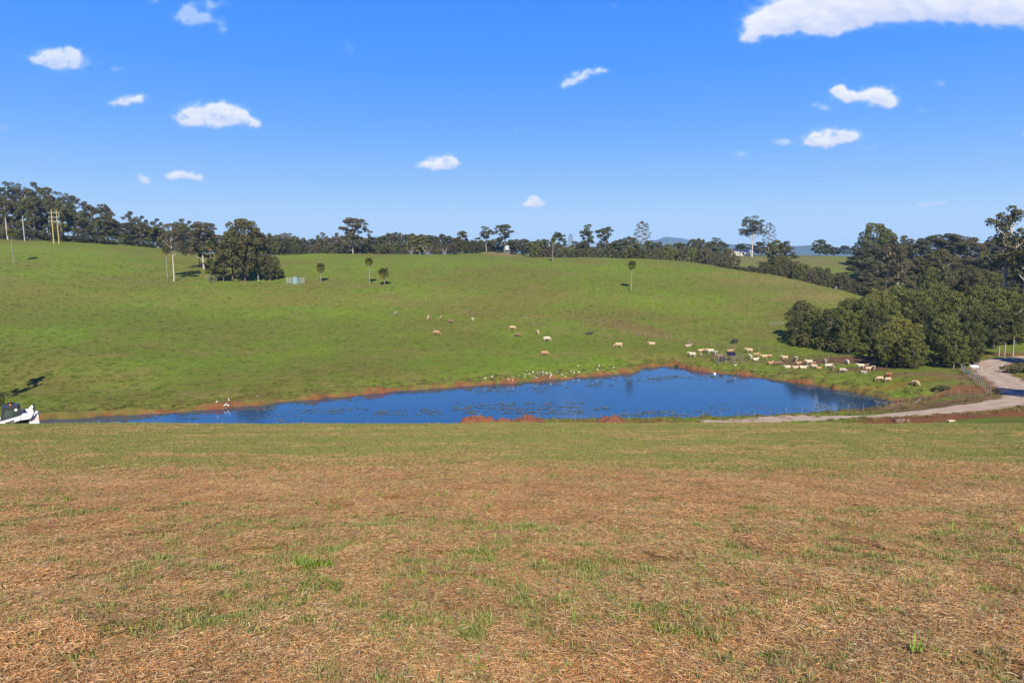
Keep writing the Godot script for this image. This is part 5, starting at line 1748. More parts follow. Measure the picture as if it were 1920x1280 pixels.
# ------------------------------------------------------------------ built things
func mound(px: float, py: float, wide: float, high: float, label: String, sticks: bool) -> void:
	var p := at(px, py, 84.0)
	var t := thing("soil_heap", label, "soil heap", p, 0.0, "heaps of red soil by the near shore")
	var b := MB.new()
	var rings := 12
	var cols := 26
	var pts: Array[PackedVector3Array] = []
	for r in rings + 1:
		var row := PackedVector3Array()
		for k in cols:
			var a := TAU * k / cols
			var e := float(r) / rings
			var x := cos(a) * e * wide * 0.5
			var z := sin(a) * e * wide * 0.36
			var lump := 0.85 + 0.18 * noise_b.get_noise_2d((x + px) * 0.7, z * 0.7) + 0.08 * noise_b.get_noise_2d((x + px) * 2.4, z * 2.4)
			var y := high * pow(maxf(0.0, 1.0 - e * e), 0.8) * lump
			row.append(Vector3(x, ground(p.x + x, -p.z - z) - p.y + y - 0.05, z))
		pts.append(row)
	for r in rings:
		for k in cols:
			var k2 := (k + 1) % cols
			var g := rng.randf_range(0.9, 1.1)
			b.quad(pts[r][k], pts[r][k2], pts[r + 1][k2], pts[r + 1][k], Color(g, g, g))
	part(t, "soil", b.mesh(), mat("heap_soil", Color(0.155, 0.050, 0.019), 0.95, true))
	if sticks:
		for k in 16:
			var sb := MB.new()
			var a := Vector3(rng.randf_range(-0.3, 0.3) * wide, high * rng.randf_range(0.45, 0.85), rng.randf_range(-0.15, 0.25) * wide)
			var d := Vector3(rng.randf_range(-1, 1), rng.randf_range(-0.25, 0.25), rng.randf_range(-0.5, 0.5)).normalized() * rng.randf_range(0.5, 1.3)
			sb.tube(PackedVector3Array([a - d * 0.5, a + Vector3(0, 0.08, 0), a + d * 0.5]), PackedFloat32Array([0.05, 0.06, 0.03]), 5)
			part(t, "root", sb.mesh(), mat("heap_root", Color(0.13, 0.06, 0.035), 0.95))

func build_structures() -> void:
	var steel: StandardMaterial3D = mats["fence_steel"]
	var yellow := mat("pole_yellow", Color(0.42, 0.33, 0.12), 0.85)
	var grey := mat("pole_grey", Color(0.34, 0.37, 0.36), 0.85)
	var pale := mat("crossarm", Color(0.40, 0.42, 0.44), 0.6)
	var black := mat("black_gear", Color(0.02, 0.02, 0.022), 0.6)
	# twin power poles
	var p := at(100.5, 457)
	var q := at(107.5, 458)
	var t := thing("power_poles", "twin yellow power poles with crossarms in front of the ridge bush", "power pole", p)
	var sc := -p.z / FOCAL
	for o: Vector3 in [p, q]:
		var b := MB.new()
		var r := o - p
		r.z = 0.0
		b.tube(PackedVector3Array([r + Vector3(0, -1, 0), r + Vector3(0, 63.0 * sc, 0)]), PackedFloat32Array([0.27, 0.2]), 9)
		part(t, "pole", b.mesh(), yellow)
	for y: float in [57.0, 48.5, 41.0]:
		var b := MB.new()
		var mid := (q - p).x * 0.5
		b.box(Transform3D(Basis(), Vector3(mid, y * sc, 0.3)), Vector3(21.0 * sc, 0.22, 0.16), Color.WHITE, 0.02)
		part(t, "crossarm", b.mesh(), pale)
	var hb := MB.new()
	hb.box(Transform3D(Basis(), Vector3((q - p).x * 0.5 + 9.5 * sc, 52.0 * sc, 0.3)), Vector3(0.14, 8.5 * sc, 0.12), Color.WHITE, 0.02)
	part(t, "hanger", hb.mesh(), pale)
	p = at(45.5, 451.5)
	t = thing("power_pole", "single grey power pole left of the yellow pair", "power pole", p)
	sc = -p.z / FOCAL
	var pb := MB.new()
	pb.tube(PackedVector3Array([Vector3(0, -1, 0), Vector3(0, 45.0 * sc, 0)]), PackedFloat32Array([0.24, 0.18]), 9)
	part(t, "pole", pb.mesh(), grey)
	pb = MB.new()
	pb.box(Transform3D(Basis(), Vector3(0, 38.0 * sc, 0.25)), Vector3(2.6, 0.16, 0.12), Color.WHITE, 0.02)
	part(t, "crossarm", pb.mesh(), pale)
	p = at(14, 449)
	t = thing("dead_tree", "bare pale dead trunk at the left end of the ridge", "dead tree", p)
	pb = MB.new()
	limb(pb, Vector3(0, -0.5, 0), Vector3(-0.3, 40.0 * sc, 0), 0.42, 0.2, 0.2, 8, 6)
	part(t, "trunk", pb.mesh(), bark["white"])
	# hillside water tank with rails
	p = at(554, 531.5)
	sc = -p.z / FOCAL
	t = thing("water_tank", "pale green corrugated water tank on the hillside", "water tank", p)
	var prof := PackedVector2Array()
	var tr := 7.2 * sc
	var th := 12.0 * sc
	var tb := MB.new()
	var pts := PackedVector3Array()
	var rad := PackedFloat32Array()
	for k in 41:
		pts.append(Vector3(0, th * k / 40.0 - (0.1 if k == 0 else 0.0), 0)); rad.append(tr + 0.035 * sin(k * PI * 0.5))
	tb.tube(pts, rad, 28)
	part(t, "tank_wall", tb.mesh(), mat("tank_green", Color(0.20, 0.29, 0.275), 0.5, false, 0.1))
	tb = MB.new()
	tb.tube(PackedVector3Array([Vector3(0, th, 0), Vector3(0, th + 0.22, 0)]), PackedFloat32Array([tr + 0.05, 0.25]), 28)
	part(t, "roof", tb.mesh(), mat("tank_roof", Color(0.24, 0.31, 0.30), 0.5, false, 0.1))
	t = thing("rail_yard", "weathered rail panels on both sides of the hillside tank", "cattle rail", p + Vector3(0, 0, 0.4))
	for s: float in [-1.0, 1.0]:
		for k in 5:
			var b := MB.new()
			b.box(Transform3D(Basis(), Vector3(s * (tr + 1.05), 0.35 + 0.42 * k, 0)), Vector3(1.7, 0.13, 0.06), Color.WHITE, 0.01)
			part(t, "rail", b.mesh(), grey)
		for x: float in [0.25, 1.85]:
			var b := MB.new()
			b.rod(Vector3(s * (tr + x), -0.2, -0.08), Vector3(s * (tr + x), 2.3, -0.08), 0.08, 7)
			part(t, "post", b.mesh(), grey)
	# tank on the knoll
	p = spot(950.5, 437)
	sc = -p.z / FOCAL
	var yk := EYE + ray(950.5, 467.5).y * -p.z
	t = thing("ridge_tank", "small white tank on a stand on the dry knoll", "water tank", Vector3(p.x, p.y, p.z))
	tb = MB.new()
	tb.tube(PackedVector3Array([Vector3(0, yk - p.y, 0), Vector3(0, yk - p.y + 6.5 * sc, 0), Vector3(0, yk - p.y + 7.2 * sc, 0)]), PackedFloat32Array([4.4 * sc, 4.4 * sc, 0.3]), 20)
	part(t, "tank", tb.mesh(), mat("tank_white", Color(0.42, 0.47, 0.50), 0.5))
	for x: float in [-4.2, -1.4, 1.4, 4.2]:
		var b := MB.new()
		b.box(Transform3D(Basis(), Vector3(x * sc, (yk - p.y) * 0.5 - 0.15, 1.0)), Vector3(0.25, yk - p.y + 0.25, 0.25))
		part(t, "leg", b.mesh(), grey)
	tb = MB.new()
	tb.box(Transform3D(Basis(), Vector3(0, yk - p.y - 0.18, 0)), Vector3(12.5 * sc, 0.3, 3.6), Color.WHITE, 0.02)
	part(t, "deck", tb.mesh(), grey)
	# far house
	p = spot(1386, 478)
	sc = -p.z / FOCAL
	var fy := EYE + ray(1377, 476).y * -p.z
	p.y = minf(p.y, fy)
	t = thing("farmhouse", "low white farmhouse half hidden by trees on the far hill", "house", p, 0.1)
	t.scale = Vector3.ONE * 0.65
	var hw := mat("house_white", Color(0.50, 0.50, 0.48), 0.8)
	var hr := mat("house_roof", Color(0.42, 0.45, 0.50), 0.6)
	for s: Array in [[-6.0, 9.0, 4.6], [6.0, 13.0, 3.6]]:
		var b := MB.new()
		b.box(Transform3D(Basis(), Vector3(s[0], s[2] * 0.5 - 0.4, 0)), Vector3(s[1], s[2] + 0.8, 6.5))
		part(t, "wall", b.mesh(), hw)
		b = MB.new()
		b.prism(PackedVector2Array([Vector2(-4.2, s[2]), Vector2(4.2, s[2]), Vector2(0, s[2] + 1.5)]), -s[1] * 0.5 - 0.4, s[1] * 0.5 + 0.4)
		var r := part(t, "roof", b.mesh(), hr)
		r.rotation.y = PI / 2
		r.position.x = s[0]
		for k in 3:
			b = MB.new()
			b.box(Transform3D(Basis(), Vector3(s[0] + (k - 1) * s[1] * 0.3, 1.7, 3.28)), Vector3(1.5, 1.5, 0.08))
			part(t, "window", b.mesh(), mat("house_glass", Color(0.03, 0.04, 0.05), 0.15))
	# solar pump and its steel pen by the dam
	p = at(1371, 677)
	t = thing("solar_panel", "dark blue tilted solar panel on a post inside the pen", "solar panel", p)
	pb = MB.new()
	pb.rod(Vector3(0, -0.2, 0), Vector3(0, 1.6, 0), 0.06, 8)
	part(t, "post", pb.mesh(), steel)
	var tilt := Basis(Vector3.RIGHT, deg_to_rad(38.0)) * Basis(Vector3.FORWARD, 0.06)
	for k in 2:
		pb = MB.new()
		pb.box(Transform3D(tilt, Vector3(0, 1.75, 0) + tilt * Vector3(-0.52 + 1.04 * k, 0, 0)), Vector3(1.0, 0.05, 1.15), Color.WHITE, 0.01)
		var f := part(t, "panel_frame", pb.mesh(), black)
		for c in 6:
			pb = MB.new()
			pb.box(Transform3D(tilt, Vector3(0, 1.75, 0) + tilt * Vector3(-0.52 + 1.04 * k - 0.24 + 0.48 * (c % 2), 0.03, -0.37 + 0.37 * (c / 2))), Vector3(0.46, 0.012, 0.35))
			part(f, "cell", pb.mesh(), mat("solar_cell", Color(0.010, 0.012, 0.022), 0.25))
	p = at(1366, 679)
	t = thing("steel_pen", "rusty steel rail pen around the solar panel by the dam", "cattle pen", p)
	var rust := mat("rusty_steel", Color(0.26, 0.19, 0.15), 0.8, false, 0.2)
	var cx := [-2.7, -1.0, 1.0, 2.8]
	for z: float in [1.4, -2.4]:
		for x: float in cx:
			pb = MB.new()
			var gy := ground(p.x + x, -p.z - z) - p.y
			pb.rod(Vector3(x, gy - 0.3, z), Vector3(x, gy + 1.95, z), 0.06, 7)
			part(t, "post", pb.mesh(), steel)
		for k in 5:
			pb = MB.new()
			var ga := ground(p.x - 2.7, -p.z - z) - p.y
			var gz := ground(p.x + 2.8, -p.z - z) - p.y
			pb.rod(Vector3(-2.7, ga + 0.4 + 0.36 * k, z), Vector3(2.8, gz + 0.4 + 0.36 * k, z), 0.022, 5)
			part(t, "rail", pb.mesh(), rust)
	for x: float in [-2.7, 2.8]:
		for k in 5:
			pb = MB.new()
			pb.rod(Vector3(x, ground(p.x + x, -p.z - 1.4) - p.y + 0.4 + 0.36 * k, 1.4), Vector3(x, ground(p.x + x, -p.z + 2.4) - p.y + 0.4 + 0.36 * k, -2.4), 0.022, 5)
			part(t, "rail", pb.mesh(), rust)
	p = at(1353.5, 677)
	t = thing("pump_housing", "black drum pump housing inside the steel pen", "pump", p)
	pb = MB.new()
	pb.tube(PackedVector3Array([Vector3(0, -0.1, 0), Vector3(0, 0.85, 0), Vector3(0, 1.0, 0)]), PackedFloat32Array([0.52, 0.52, 0.44]), 16)
	part(t, "drum", pb.mesh(), black)
	pb = MB.new()
	pb.rod(Vector3(0, 1.0, 0), Vector3(0, 1.12, 0), 0.2, 12)
	part(t, "lid", pb.mesh(), black)
	# floats, island, sunken pole
	p = at(1338.5, 706.5)
	t = thing("pump_float", "small white and green float on the water by the pen", "float", Vector3(p.x, 0.0, p.z))
	pb = MB.new()
	pb.ball(Vector3(0.2, 0.12, 0), Vector3(0.26, 0.24, 0.26), 8, 12)
	part(t, "ball", pb.mesh(), mat("float_white", Color(0.8, 0.8, 0.78), 0.4))
	pb = MB.new()
	pb.tube(PackedVector3Array([Vector3(-0.5, 0.05, 0), Vector3(-0.1, 0.05, 0)]), PackedFloat32Array([0.17, 0.17]), 10)
	part(t, "drum", pb.mesh(), mat("float_green", Color(0.03, 0.12, 0.09), 0.5))
	p = at(1268.5, 689.5)
	tree("islet_tussock", "bush", 1, Vector3(p.x, -0.15, p.z), 0.95, 1.15, "brown", "grey", "round olive tussock standing in the dam inlet", "", "tussock")
	p = at(1446, 706)
	var e := at(1489, 699)
	pb = MB.new()
	pb.tube(PackedVector3Array([Vector3(0, 0.12, 0), (e - p) * 0.5 + Vector3(0, 0.3, 0), e - p + Vector3(0, 0.35, 0)]), PackedFloat32Array([0.11, 0.1, 0.07]), 7)
	var lg := solo("sunken_pole", pb.mesh(), mat("old_log", Color(0.05, 0.04, 0.035), 0.9), "dark fallen pole lying down the bank to the water", "log")
	lg.position = p
	# loading stand beside the track
	p = at(1826.5, 703, 84.0)
	t = thing("roadside_stand", "flat pale sheet on two posts beside the track bend", "stand", p, 0.15)
	for x: float in [-0.55, 0.55]:
		pb = MB.new()
		pb.rod(Vector3(x, -0.3, 0), Vector3(x, 1.65, 0), 0.05, 7)
		part(t, "post", pb.mesh(), steel)
	pb = MB.new()
	pb.box(Transform3D(Basis(Vector3.RIGHT, 0.5), Vector3(0, 1.72, 0)), Vector3(1.55, 0.05, 0.75), Color.WHITE, 0.01)
	part(t, "sheet", pb.mesh(), mat("sheet_pale", Color(0.62, 0.68, 0.74), 0.45))
	for s: Array in [[1841, 695, 0.0, "short pale stump post left of the road bend"], [1876, 690, 0.35, "pale leaning stump post right of the road bend"]]:
		p = at(s[0], s[1], 84.0)
		pb = MB.new()
		pb.tube(PackedVector3Array([Vector3(0, -0.2, 0), Vector3(s[2] * 0.5, 0.5, 0), Vector3(s[2], 0.95, 0)]), PackedFloat32Array([0.13, 0.12, 0.1]), 7)
		solo("stump_post", pb.mesh(), bark["white"], s[3], "post").position = p
	# red soil heaps
	mound(884, 799, 4.8, 1.85, "left red soil heap on the near shore, smooth dome", false)
	mound(908, 799, 5.0, 1.9, "second red soil heap from the left with pale twigs", false)
	mound(943, 799, 3.6, 1.55, "smallest red soil heap between two bigger ones", false)
	mound(989, 799, 6.8, 1.85, "widest red soil heap, topped with dark roots", true)
	mound(1146, 797.5, 5.4, 1.6, "separate red soil heap right of the others with roots", true)
	p = at(897, 799, 84.0)
	tree("dead_twig", "bare", 0, p + Vector3(0, 0.8, 0), 1.3, 1.0, "gum", "white", "white dead twigs sticking up between the left soil heaps", "", "shrub")
	# rocks and a slab on the right verge
	for s: Array in [[1684, 791, 0.7, "brown lump of soil at the edge of the right lawn"], [1693, 790.5, 0.6, "pale-faced rock at the edge of the right lawn"], [1702, 791, 0.45, "small dark rock at the edge of the right lawn"]]:
		p = at(s[0], s[1], 60.0)
		pb = MB.new()
		pb.ball(Vector3(0, 0.15, 0), Vector3(0.7, 0.55, 0.5) * s[2], 5, 7)
		for k in pb.v.size(): pb.v[k] += pb.v[k] * 0.35 * noise_b.get_noise_3dv(pb.v[k] * 2.0 + p)
		solo("rock", pb.mesh(), mat("rock_brown", Color(0.16, 0.10, 0.07), 0.95), s[3], "rock", "rocks by the right lawn").position = p
	p = at(1784, 790, 60.0)
	pb = MB.new()
	pb.box(Transform3D(Basis(Vector3.UP, 0.1), Vector3(0, 0.08, 0)), Vector3(0.9, 0.2, 0.5), Color.WHITE, 0.03)
	solo("stone_slab", pb.mesh(), mat("slab_pale", Color(0.50, 0.40, 0.28), 0.9), "pale flat slab lying on the right-hand lawn", "slab").position = p

# ------------------------------------------------------------------ track loader at the left edge
func build_loader() -> void:
	# x to the machine's rear (right in the picture), y up, z towards the camera; the crest of the field hides its lower metre
	var d := 46.5
	var big := d / 39.5
	var x0 := ray(0, 790).x * d
	var ref := EYE + ray(0, 793.5).y * d
	var gy := ground(x0 + 1.0, d)
	var t := thing("track_loader", "white and black compact track loader behind the field edge", "loader", Vector3(x0, gy, -d), deg_to_rad(35.0))
	t.scale = Vector3.ONE * big
	var up := (ref - gy) / big          # height of the sight line over the ground there
	var k := 0.00196
	var P := func(pts: Array) -> PackedVector2Array:
		var out := PackedVector2Array()
		for q: Vector2 in pts: out.append(Vector2(q.x * k * 0.8, up + (850.0 - q.y) * k))
		return out
	var white := mat("loader_white", Color(0.80, 0.80, 0.79), 0.35)
	var dark := mat("loader_dark", Color(0.028, 0.030, 0.036), 0.5)
	var red := mat("loader_red", Color(0.55, 0.03, 0.02), 0.4)
	var rubber := mat("loader_rubber", Color(0.02, 0.02, 0.02), 0.9)
	var glass := StandardMaterial3D.new()
	glass.albedo_color = Color(0.25, 0.33, 0.32, 0.35)
	glass.transparency = BaseMaterial3D.TRANSPARENCY_ALPHA
	glass.roughness = 0.05
	var b := MB.new()
	# cab: two side frames with a window opening, roof, rear and front posts
	var cab := thing_part(t, "cab")
	for z: float in [0.42, -0.46]:
		b.prism(P.call([Vector2(-40, 900), Vector2(100, 350), Vector2(185, 395), Vector2(110, 690), Vector2(60, 900)]), z, z + 0.06)
		b.prism(P.call([Vector2(100, 350), Vector2(120, 335), Vector2(560, 340), Vector2(610, 370), Vector2(640, 430), Vector2(570, 440), Vector2(530, 400), Vector2(185, 395)]), z, z + 0.06)
		b.prism(P.call([Vector2(640, 430), Vector2(655, 640), Vector2(580, 640), Vector2(548, 430)]), z, z + 0.06)
		b.prism(P.call([Vector2(560, 605), Vector2(655, 640), Vector2(655, 720), Vector2(90, 800), Vector2(115, 685)]), z, z + 0.06)
	b.box(Transform3D(Basis(), Vector3(0.545, up + 1.0, 0)), Vector3(0.80, 0.07, 0.98), Color.WHITE, 0.025)
	b.prism(P.call([Vector2(636, 430), Vector2(650, 640), Vector2(625, 640), Vector2(612, 430)]), -0.42, 0.44)
	part(cab, "cab_frame", b.mesh(), dark)
	for z: float in [0.445, -0.425]:
		b = MB.new()
		b.prism(P.call([Vector2(185, 400), Vector2(535, 400), Vector2(565, 608), Vector2(118, 685)]), z, z + 0.008)
		part(cab, "window", b.mesh(), glass)
	b = MB.new()
	b.box(Transform3D(Basis(Vector3.FORWARD, 0.12), Vector3(0.66, up + 0.42, 0)), Vector3(0.14, 0.62, 0.46), Color.WHITE, 0.05)
	b.box(Transform3D(Basis(), Vector3(0.50, up + 0.16, 0)), Vector3(0.46, 0.12, 0.46), Color.WHITE, 0.04)
	part(cab, "seat", b.mesh(), dark)
	b = MB.new()
	b.tube(PackedVector3Array([Vector3(512 * k * 0.8, up + (850 - 440) * k, 0.485), Vector3(512 * k * 0.8, up + (850 - 440) * k, 0.50)]), PackedFloat32Array([0.075, 0.075]), 14)
	part(cab, "work_light", b.mesh(), white)
	b = MB.new()
	b.tube(PackedVector3Array([Vector3(0.55, up + 1.03, 0.1), Vector3(0.55, up + 1.10, 0.1), Vector3(0.55, up + 1.13, 0.1)]), PackedFloat32Array([0.062, 0.055, 0.03]), 12)
	part(cab, "beacon", b.mesh(), mat("beacon_orange", Color(0.75, 0.16, 0.02), 0.3))
	# lift arms with decals
	for z: float in [0.60, -0.74]:
		b = MB.new()
		b.prism(P.call([Vector2(-900, 900), Vector2(0, 735), Vector2(640, 625), Vector2(720, 560), Vector2(880, 565), Vector2(1000, 455), Vector2(1045, 460), Vector2(1060, 560), Vector2(960, 715), Vector2(900, 740), Vector2(640, 748), Vector2(0, 870), Vector2(-900, 1030)]), z, z + 0.14)
		var arm := part(t, "lift_arm", b.mesh(), white)
		if z > 0.0:
			b = MB.new()
			b.prism(P.call([Vector2(165, 742), Vector2(430, 690), Vector2(432, 778), Vector2(165, 832)]), z + 0.139, z + 0.146)
			b.prism(P.call([Vector2(632, 640), Vector2(646, 640), Vector2(646, 745), Vector2(632, 747)]), z + 0.139, z + 0.146)
			part(arm, "decal", b.mesh(), dark)
			for s in 6:
				b = MB.new()
				var xx := 200.0 + s * 36.0
				b.prism(P.call([Vector2(xx, 768 - s * 7), Vector2(xx + 26, 763 - s * 7), Vector2(xx + 26, 735 - s * 7), Vector2(xx, 740 - s * 7)]), z + 0.145, z + 0.150)
				part(arm, "lettering", b.mesh(), white)
			b = MB.new()
			b.prism(P.call([Vector2(440, 690), Vector2(620, 660), Vector2(622, 740), Vector2(442, 772)]), z + 0.139, z + 0.145)
			part(arm, "plate", b.mesh(), mat("loader_plate", Color(0.62, 0.66, 0.74), 0.4))
			b = MB.new()
			b.prism(P.call([Vector2(905, 680), Vector2(960, 672), Vector2(962, 694), Vector2(910, 702)]), z + 0.139, z + 0.145)
			part(arm, "sticker", b.mesh(), mat("loader_yellow", Color(0.7, 0.55, 0.05), 0.5))
	b = MB.new()
	b.prism(P.call([Vector2(1030, 430), Vector2(1070, 405), Vector2(1100, 420), Vector2(1095, 560), Vector2(1020, 690), Vector2(985, 700), Vector2(1060, 560)]), 0.5, 0.72)
	b.prism(P.call([Vector2(1030, 430), Vector2(1070, 405), Vector2(1100, 420), Vector2(1095, 560), Vector2(1020, 690), Vector2(985, 700), Vector2(1060, 560)]), -0.72, -0.5)
	part(t, "rear_link", b.mesh(), dark)
	b = MB.new()
	b.rod(Vector3(770 * k * 0.8, up + 0.50, -0.1), Vector3(770 * k * 0.8, up + 0.66, -0.1), 0.05, 8)
	part(t, "exhaust", b.mesh(), dark)
	# body and tailgate
	b = MB.new()
	b.prism(P.call([Vector2(60, 800), Vector2(650, 700), Vector2(940, 740), Vector2(940, 1200), Vector2(0, 1200)]), -0.48, 0.48)
	part(t, "body", b.mesh(), dark)
	b = MB.new()
	b.prism(P.call([Vector2(890, 770), Vector2(1060, 690), Vector2(1120, 640), Vector2(1175, 640), Vector2(1200, 665), Vector2(1205, 830), Vector2(1190, 1100), Vector2(900, 1100)]), -0.55, 0.55)
	var tail := part(t, "tailgate", b.mesh(), white)
	b = MB.new()
	b.prism(P.call([Vector2(920, 838), Vector2(1000, 800), Vector2(1150, 765), Vector2(1150, 780), Vector2(1010, 822), Vector2(930, 860)]), 0.549, 0.556)
	part(tail, "stripe", b.mesh(), red)
	b = MB.new()
	b.prism(P.call([Vector2(1110, 705), Vector2(1145, 705), Vector2(1145, 720), Vector2(1110, 720)]), 0.549, 0.556)
	part(tail, "latch", b.mesh(), dark)
	for z: float in [0.42, -0.5]:
		b = MB.new()
		b.prism(P.call([Vector2(1185, 722), Vector2(1222, 722), Vector2(1222, 830), Vector2(1185, 830)]), z, z + 0.14)
		part(tail, "tail_lamp", b.mesh(), red)
	# tracks, bucket
	for z: float in [0.50, -0.85]:
		b = MB.new()
		var loop := PackedVector2Array()
		for s in 24:
			var a := TAU * s / 24.0
			loop.append(Vector2(0.62 + cos(a) * 0.34 + signf(cos(a)) * 0.55, 0.36 + sin(a) * 0.36))
		b.prism(loop, z, z + 0.35)
		part(t, "track", b.mesh(), rubber)
	b = MB.new()
	b.prism(PackedVector2Array([Vector2(-1.75, 0.05), Vector2(-0.85, 0.0), Vector2(-0.72, 0.62), Vector2(-0.8, 0.64), Vector2(-0.95, 0.12), Vector2(-1.72, 0.1)]), -0.9, 0.9)
	part(t, "bucket", b.mesh(), dark)

func thing_part(parent: Node, called: String) -> Node3D:
	var o := Node3D.new()
	o.name = called
	parent.add_child(o, true)
	return o

# ------------------------------------------------------------------ lily pads
func build_lilies() -> void:
	var b := MB.new()
	var n := 9
	for k in n:
		var a0 := 0.25 + (TAU - 0.5) * k / n
		var a1 := 0.25 + (TAU - 0.5) * (k + 1) / n
		var r0 := 0.5 * (1.0 + 0.06 * sin(k * 2.1)); var r1 := 0.5 * (1.0 + 0.06 * sin((k + 1) * 2.1))
		b.tri(Vector3(0, 0.0, 0), Vector3(cos(a0) * r0, 0.02, sin(a0) * r0), Vector3(cos(a1) * r1, 0.02, sin(a1) * r1), Color.WHITE, Vector3.UP, Vector3.UP, Vector3.UP)
	var m := b.mesh()
	var where := []
	var cols := PackedColorArray()
	# rafts: x from, x to, y from, y to (picture), share covered
	for q: Array in [[850, 1095, 754, 777, 1000], [700, 830, 766, 778, 200], [560, 690, 765, 776, 200], [400, 520, 752, 768, 200], [440, 580, 766, 790, 120], [870, 1030, 726, 737, 350], [1000, 1130, 713, 724, 260], [1060, 1150, 720, 728, 80], [1190, 1345, 704, 711, 450], [1110, 1240, 709, 717, 140], [1110, 1145, 763, 768, 60], [1165, 1330, 770, 779, 260], [1330, 1680, 757, 778, 300],
			[620, 700, 744, 752, 60], [240, 400, 772, 786, 60], [1600, 1650, 738, 744, 60], [1000, 1060, 782, 786, 30]]:
		for k in q[4]:
			var px := rng.randf_range(q[0], q[1])
			var py := rng.randf_range(q[2], q[3])
			var r := ray(px, py)
			var d := -EYE / r.y
			var x := r.x * d
			if noise_b.get_noise_2d(x * 0.16, d * 0.3) + 0.6 * noise_b.get_noise_2d(x * 0.5, d * 0.5) < rng.randf_range(-0.35, 0.25): continue
			if shore_s(x, d) < 0.25: continue
			var s := rng.randf_range(0.22, 0.5)
			where.append(Transform3D(Basis(Vector3.UP, rng.randf() * TAU) * Basis(Vector3.RIGHT, rng.randf_range(-0.12, 0.12)) * Basis.from_scale(Vector3(s, 1.0, s)), Vector3(x, 0.012 + rng.randf() * 0.03, -d)))
			var g := rng.randf_range(0.7, 1.3)
			cols.append(Color(0.095 * g, 0.115 * g, 0.07 * g).lerp(Color(0.15, 0.13, 0.08), 0.3 * rng.randf()))
	# reedy edge along the right-hand bank
	for k in 2600:
		var t := rng.randf()
		var px := lerpf(1440.0, 1690.0, t)
		var py := lerpf(709.0, 756.0, t) + rng.randf_range(-1.0, 9.0)
		var r := ray(px, py)
		var d := -EYE / r.y
		var s0 := shore_s(r.x * d, d)
		if s0 < 0.15 or s0 > 2.6 or rng.randf() < s0 / 3.0: continue
		var s := rng.randf_range(0.2, 0.45)
		where.append(Transform3D(Basis(Vector3.UP, rng.randf() * TAU) * Basis.from_scale(Vector3(s, 1.0, s)), Vector3(r.x * d, 0.012 + rng.randf() * 0.03, -d)))
		var g := rng.randf_range(0.6, 1.2)
		cols.append(Color(0.085 * g, 0.09 * g, 0.045 * g))
	multi("lily_pads", m, mat("lily_pad", Color(1, 1, 1), 0.45, true), where, cols, "scattered rafts of grey-green lily pads on the dam")

# ------------------------------------------------------------------ grass and straw
func blade(b: MB, o: Vector3, az: float, h: float, w: float, bend: float, col: Color, twist := 0.6) -> void:
	var dir := Vector3(cos(az), 0, sin(az))
	var side := Vector3(-sin(az + twist), 0, cos(az + twist)) * w * 0.5
	var m1 := o + Vector3.UP * h * 0.5 + dir * bend * h * 0.18
	var tip := o + Vector3.UP * h * (1.0 - 0.35 * bend) + dir * bend * h * 0.75
	var n1 := dir.cross(side).normalized()
	b.quad(o - side * 0.8, o + side * 0.8, m1 + side, m1 - side, col)
	b.face(m1 - side, m1 + side, tip, col)

func tussock(count: int, spread: float, h: float, w: float) -> ArrayMesh:
	var b := MB.new()
	for k in count:
		var a := rng.randf() * TAU
		var r := spread * sqrt(rng.randf())
		var g := rng.randf_range(0.72, 1.3)
		blade(b, Vector3(cos(a) * r, -0.01, sin(a) * r), rng.randf() * TAU, h * rng.randf_range(0.45, 1.0), w * rng.randf_range(0.7, 1.2), rng.randf_range(0.1, 0.9), Color(g * rng.randf_range(0.85, 1.25), g, g * rng.randf_range(0.7, 1.1)), rng.randf_range(-0.8, 0.8))
	return b.mesh()

func up_slope(x: float, d: float) -> Basis:
	var e := 0.3
	var n := Vector3(ground(x - e, d) - ground(x + e, d), 2.0 * e, ground(x, d + e) - ground(x, d - e)).normalized()
	var rx := Vector3.RIGHT - n * n.x
	rx = rx.normalized()
	return Basis(rx, n, rx.cross(n))

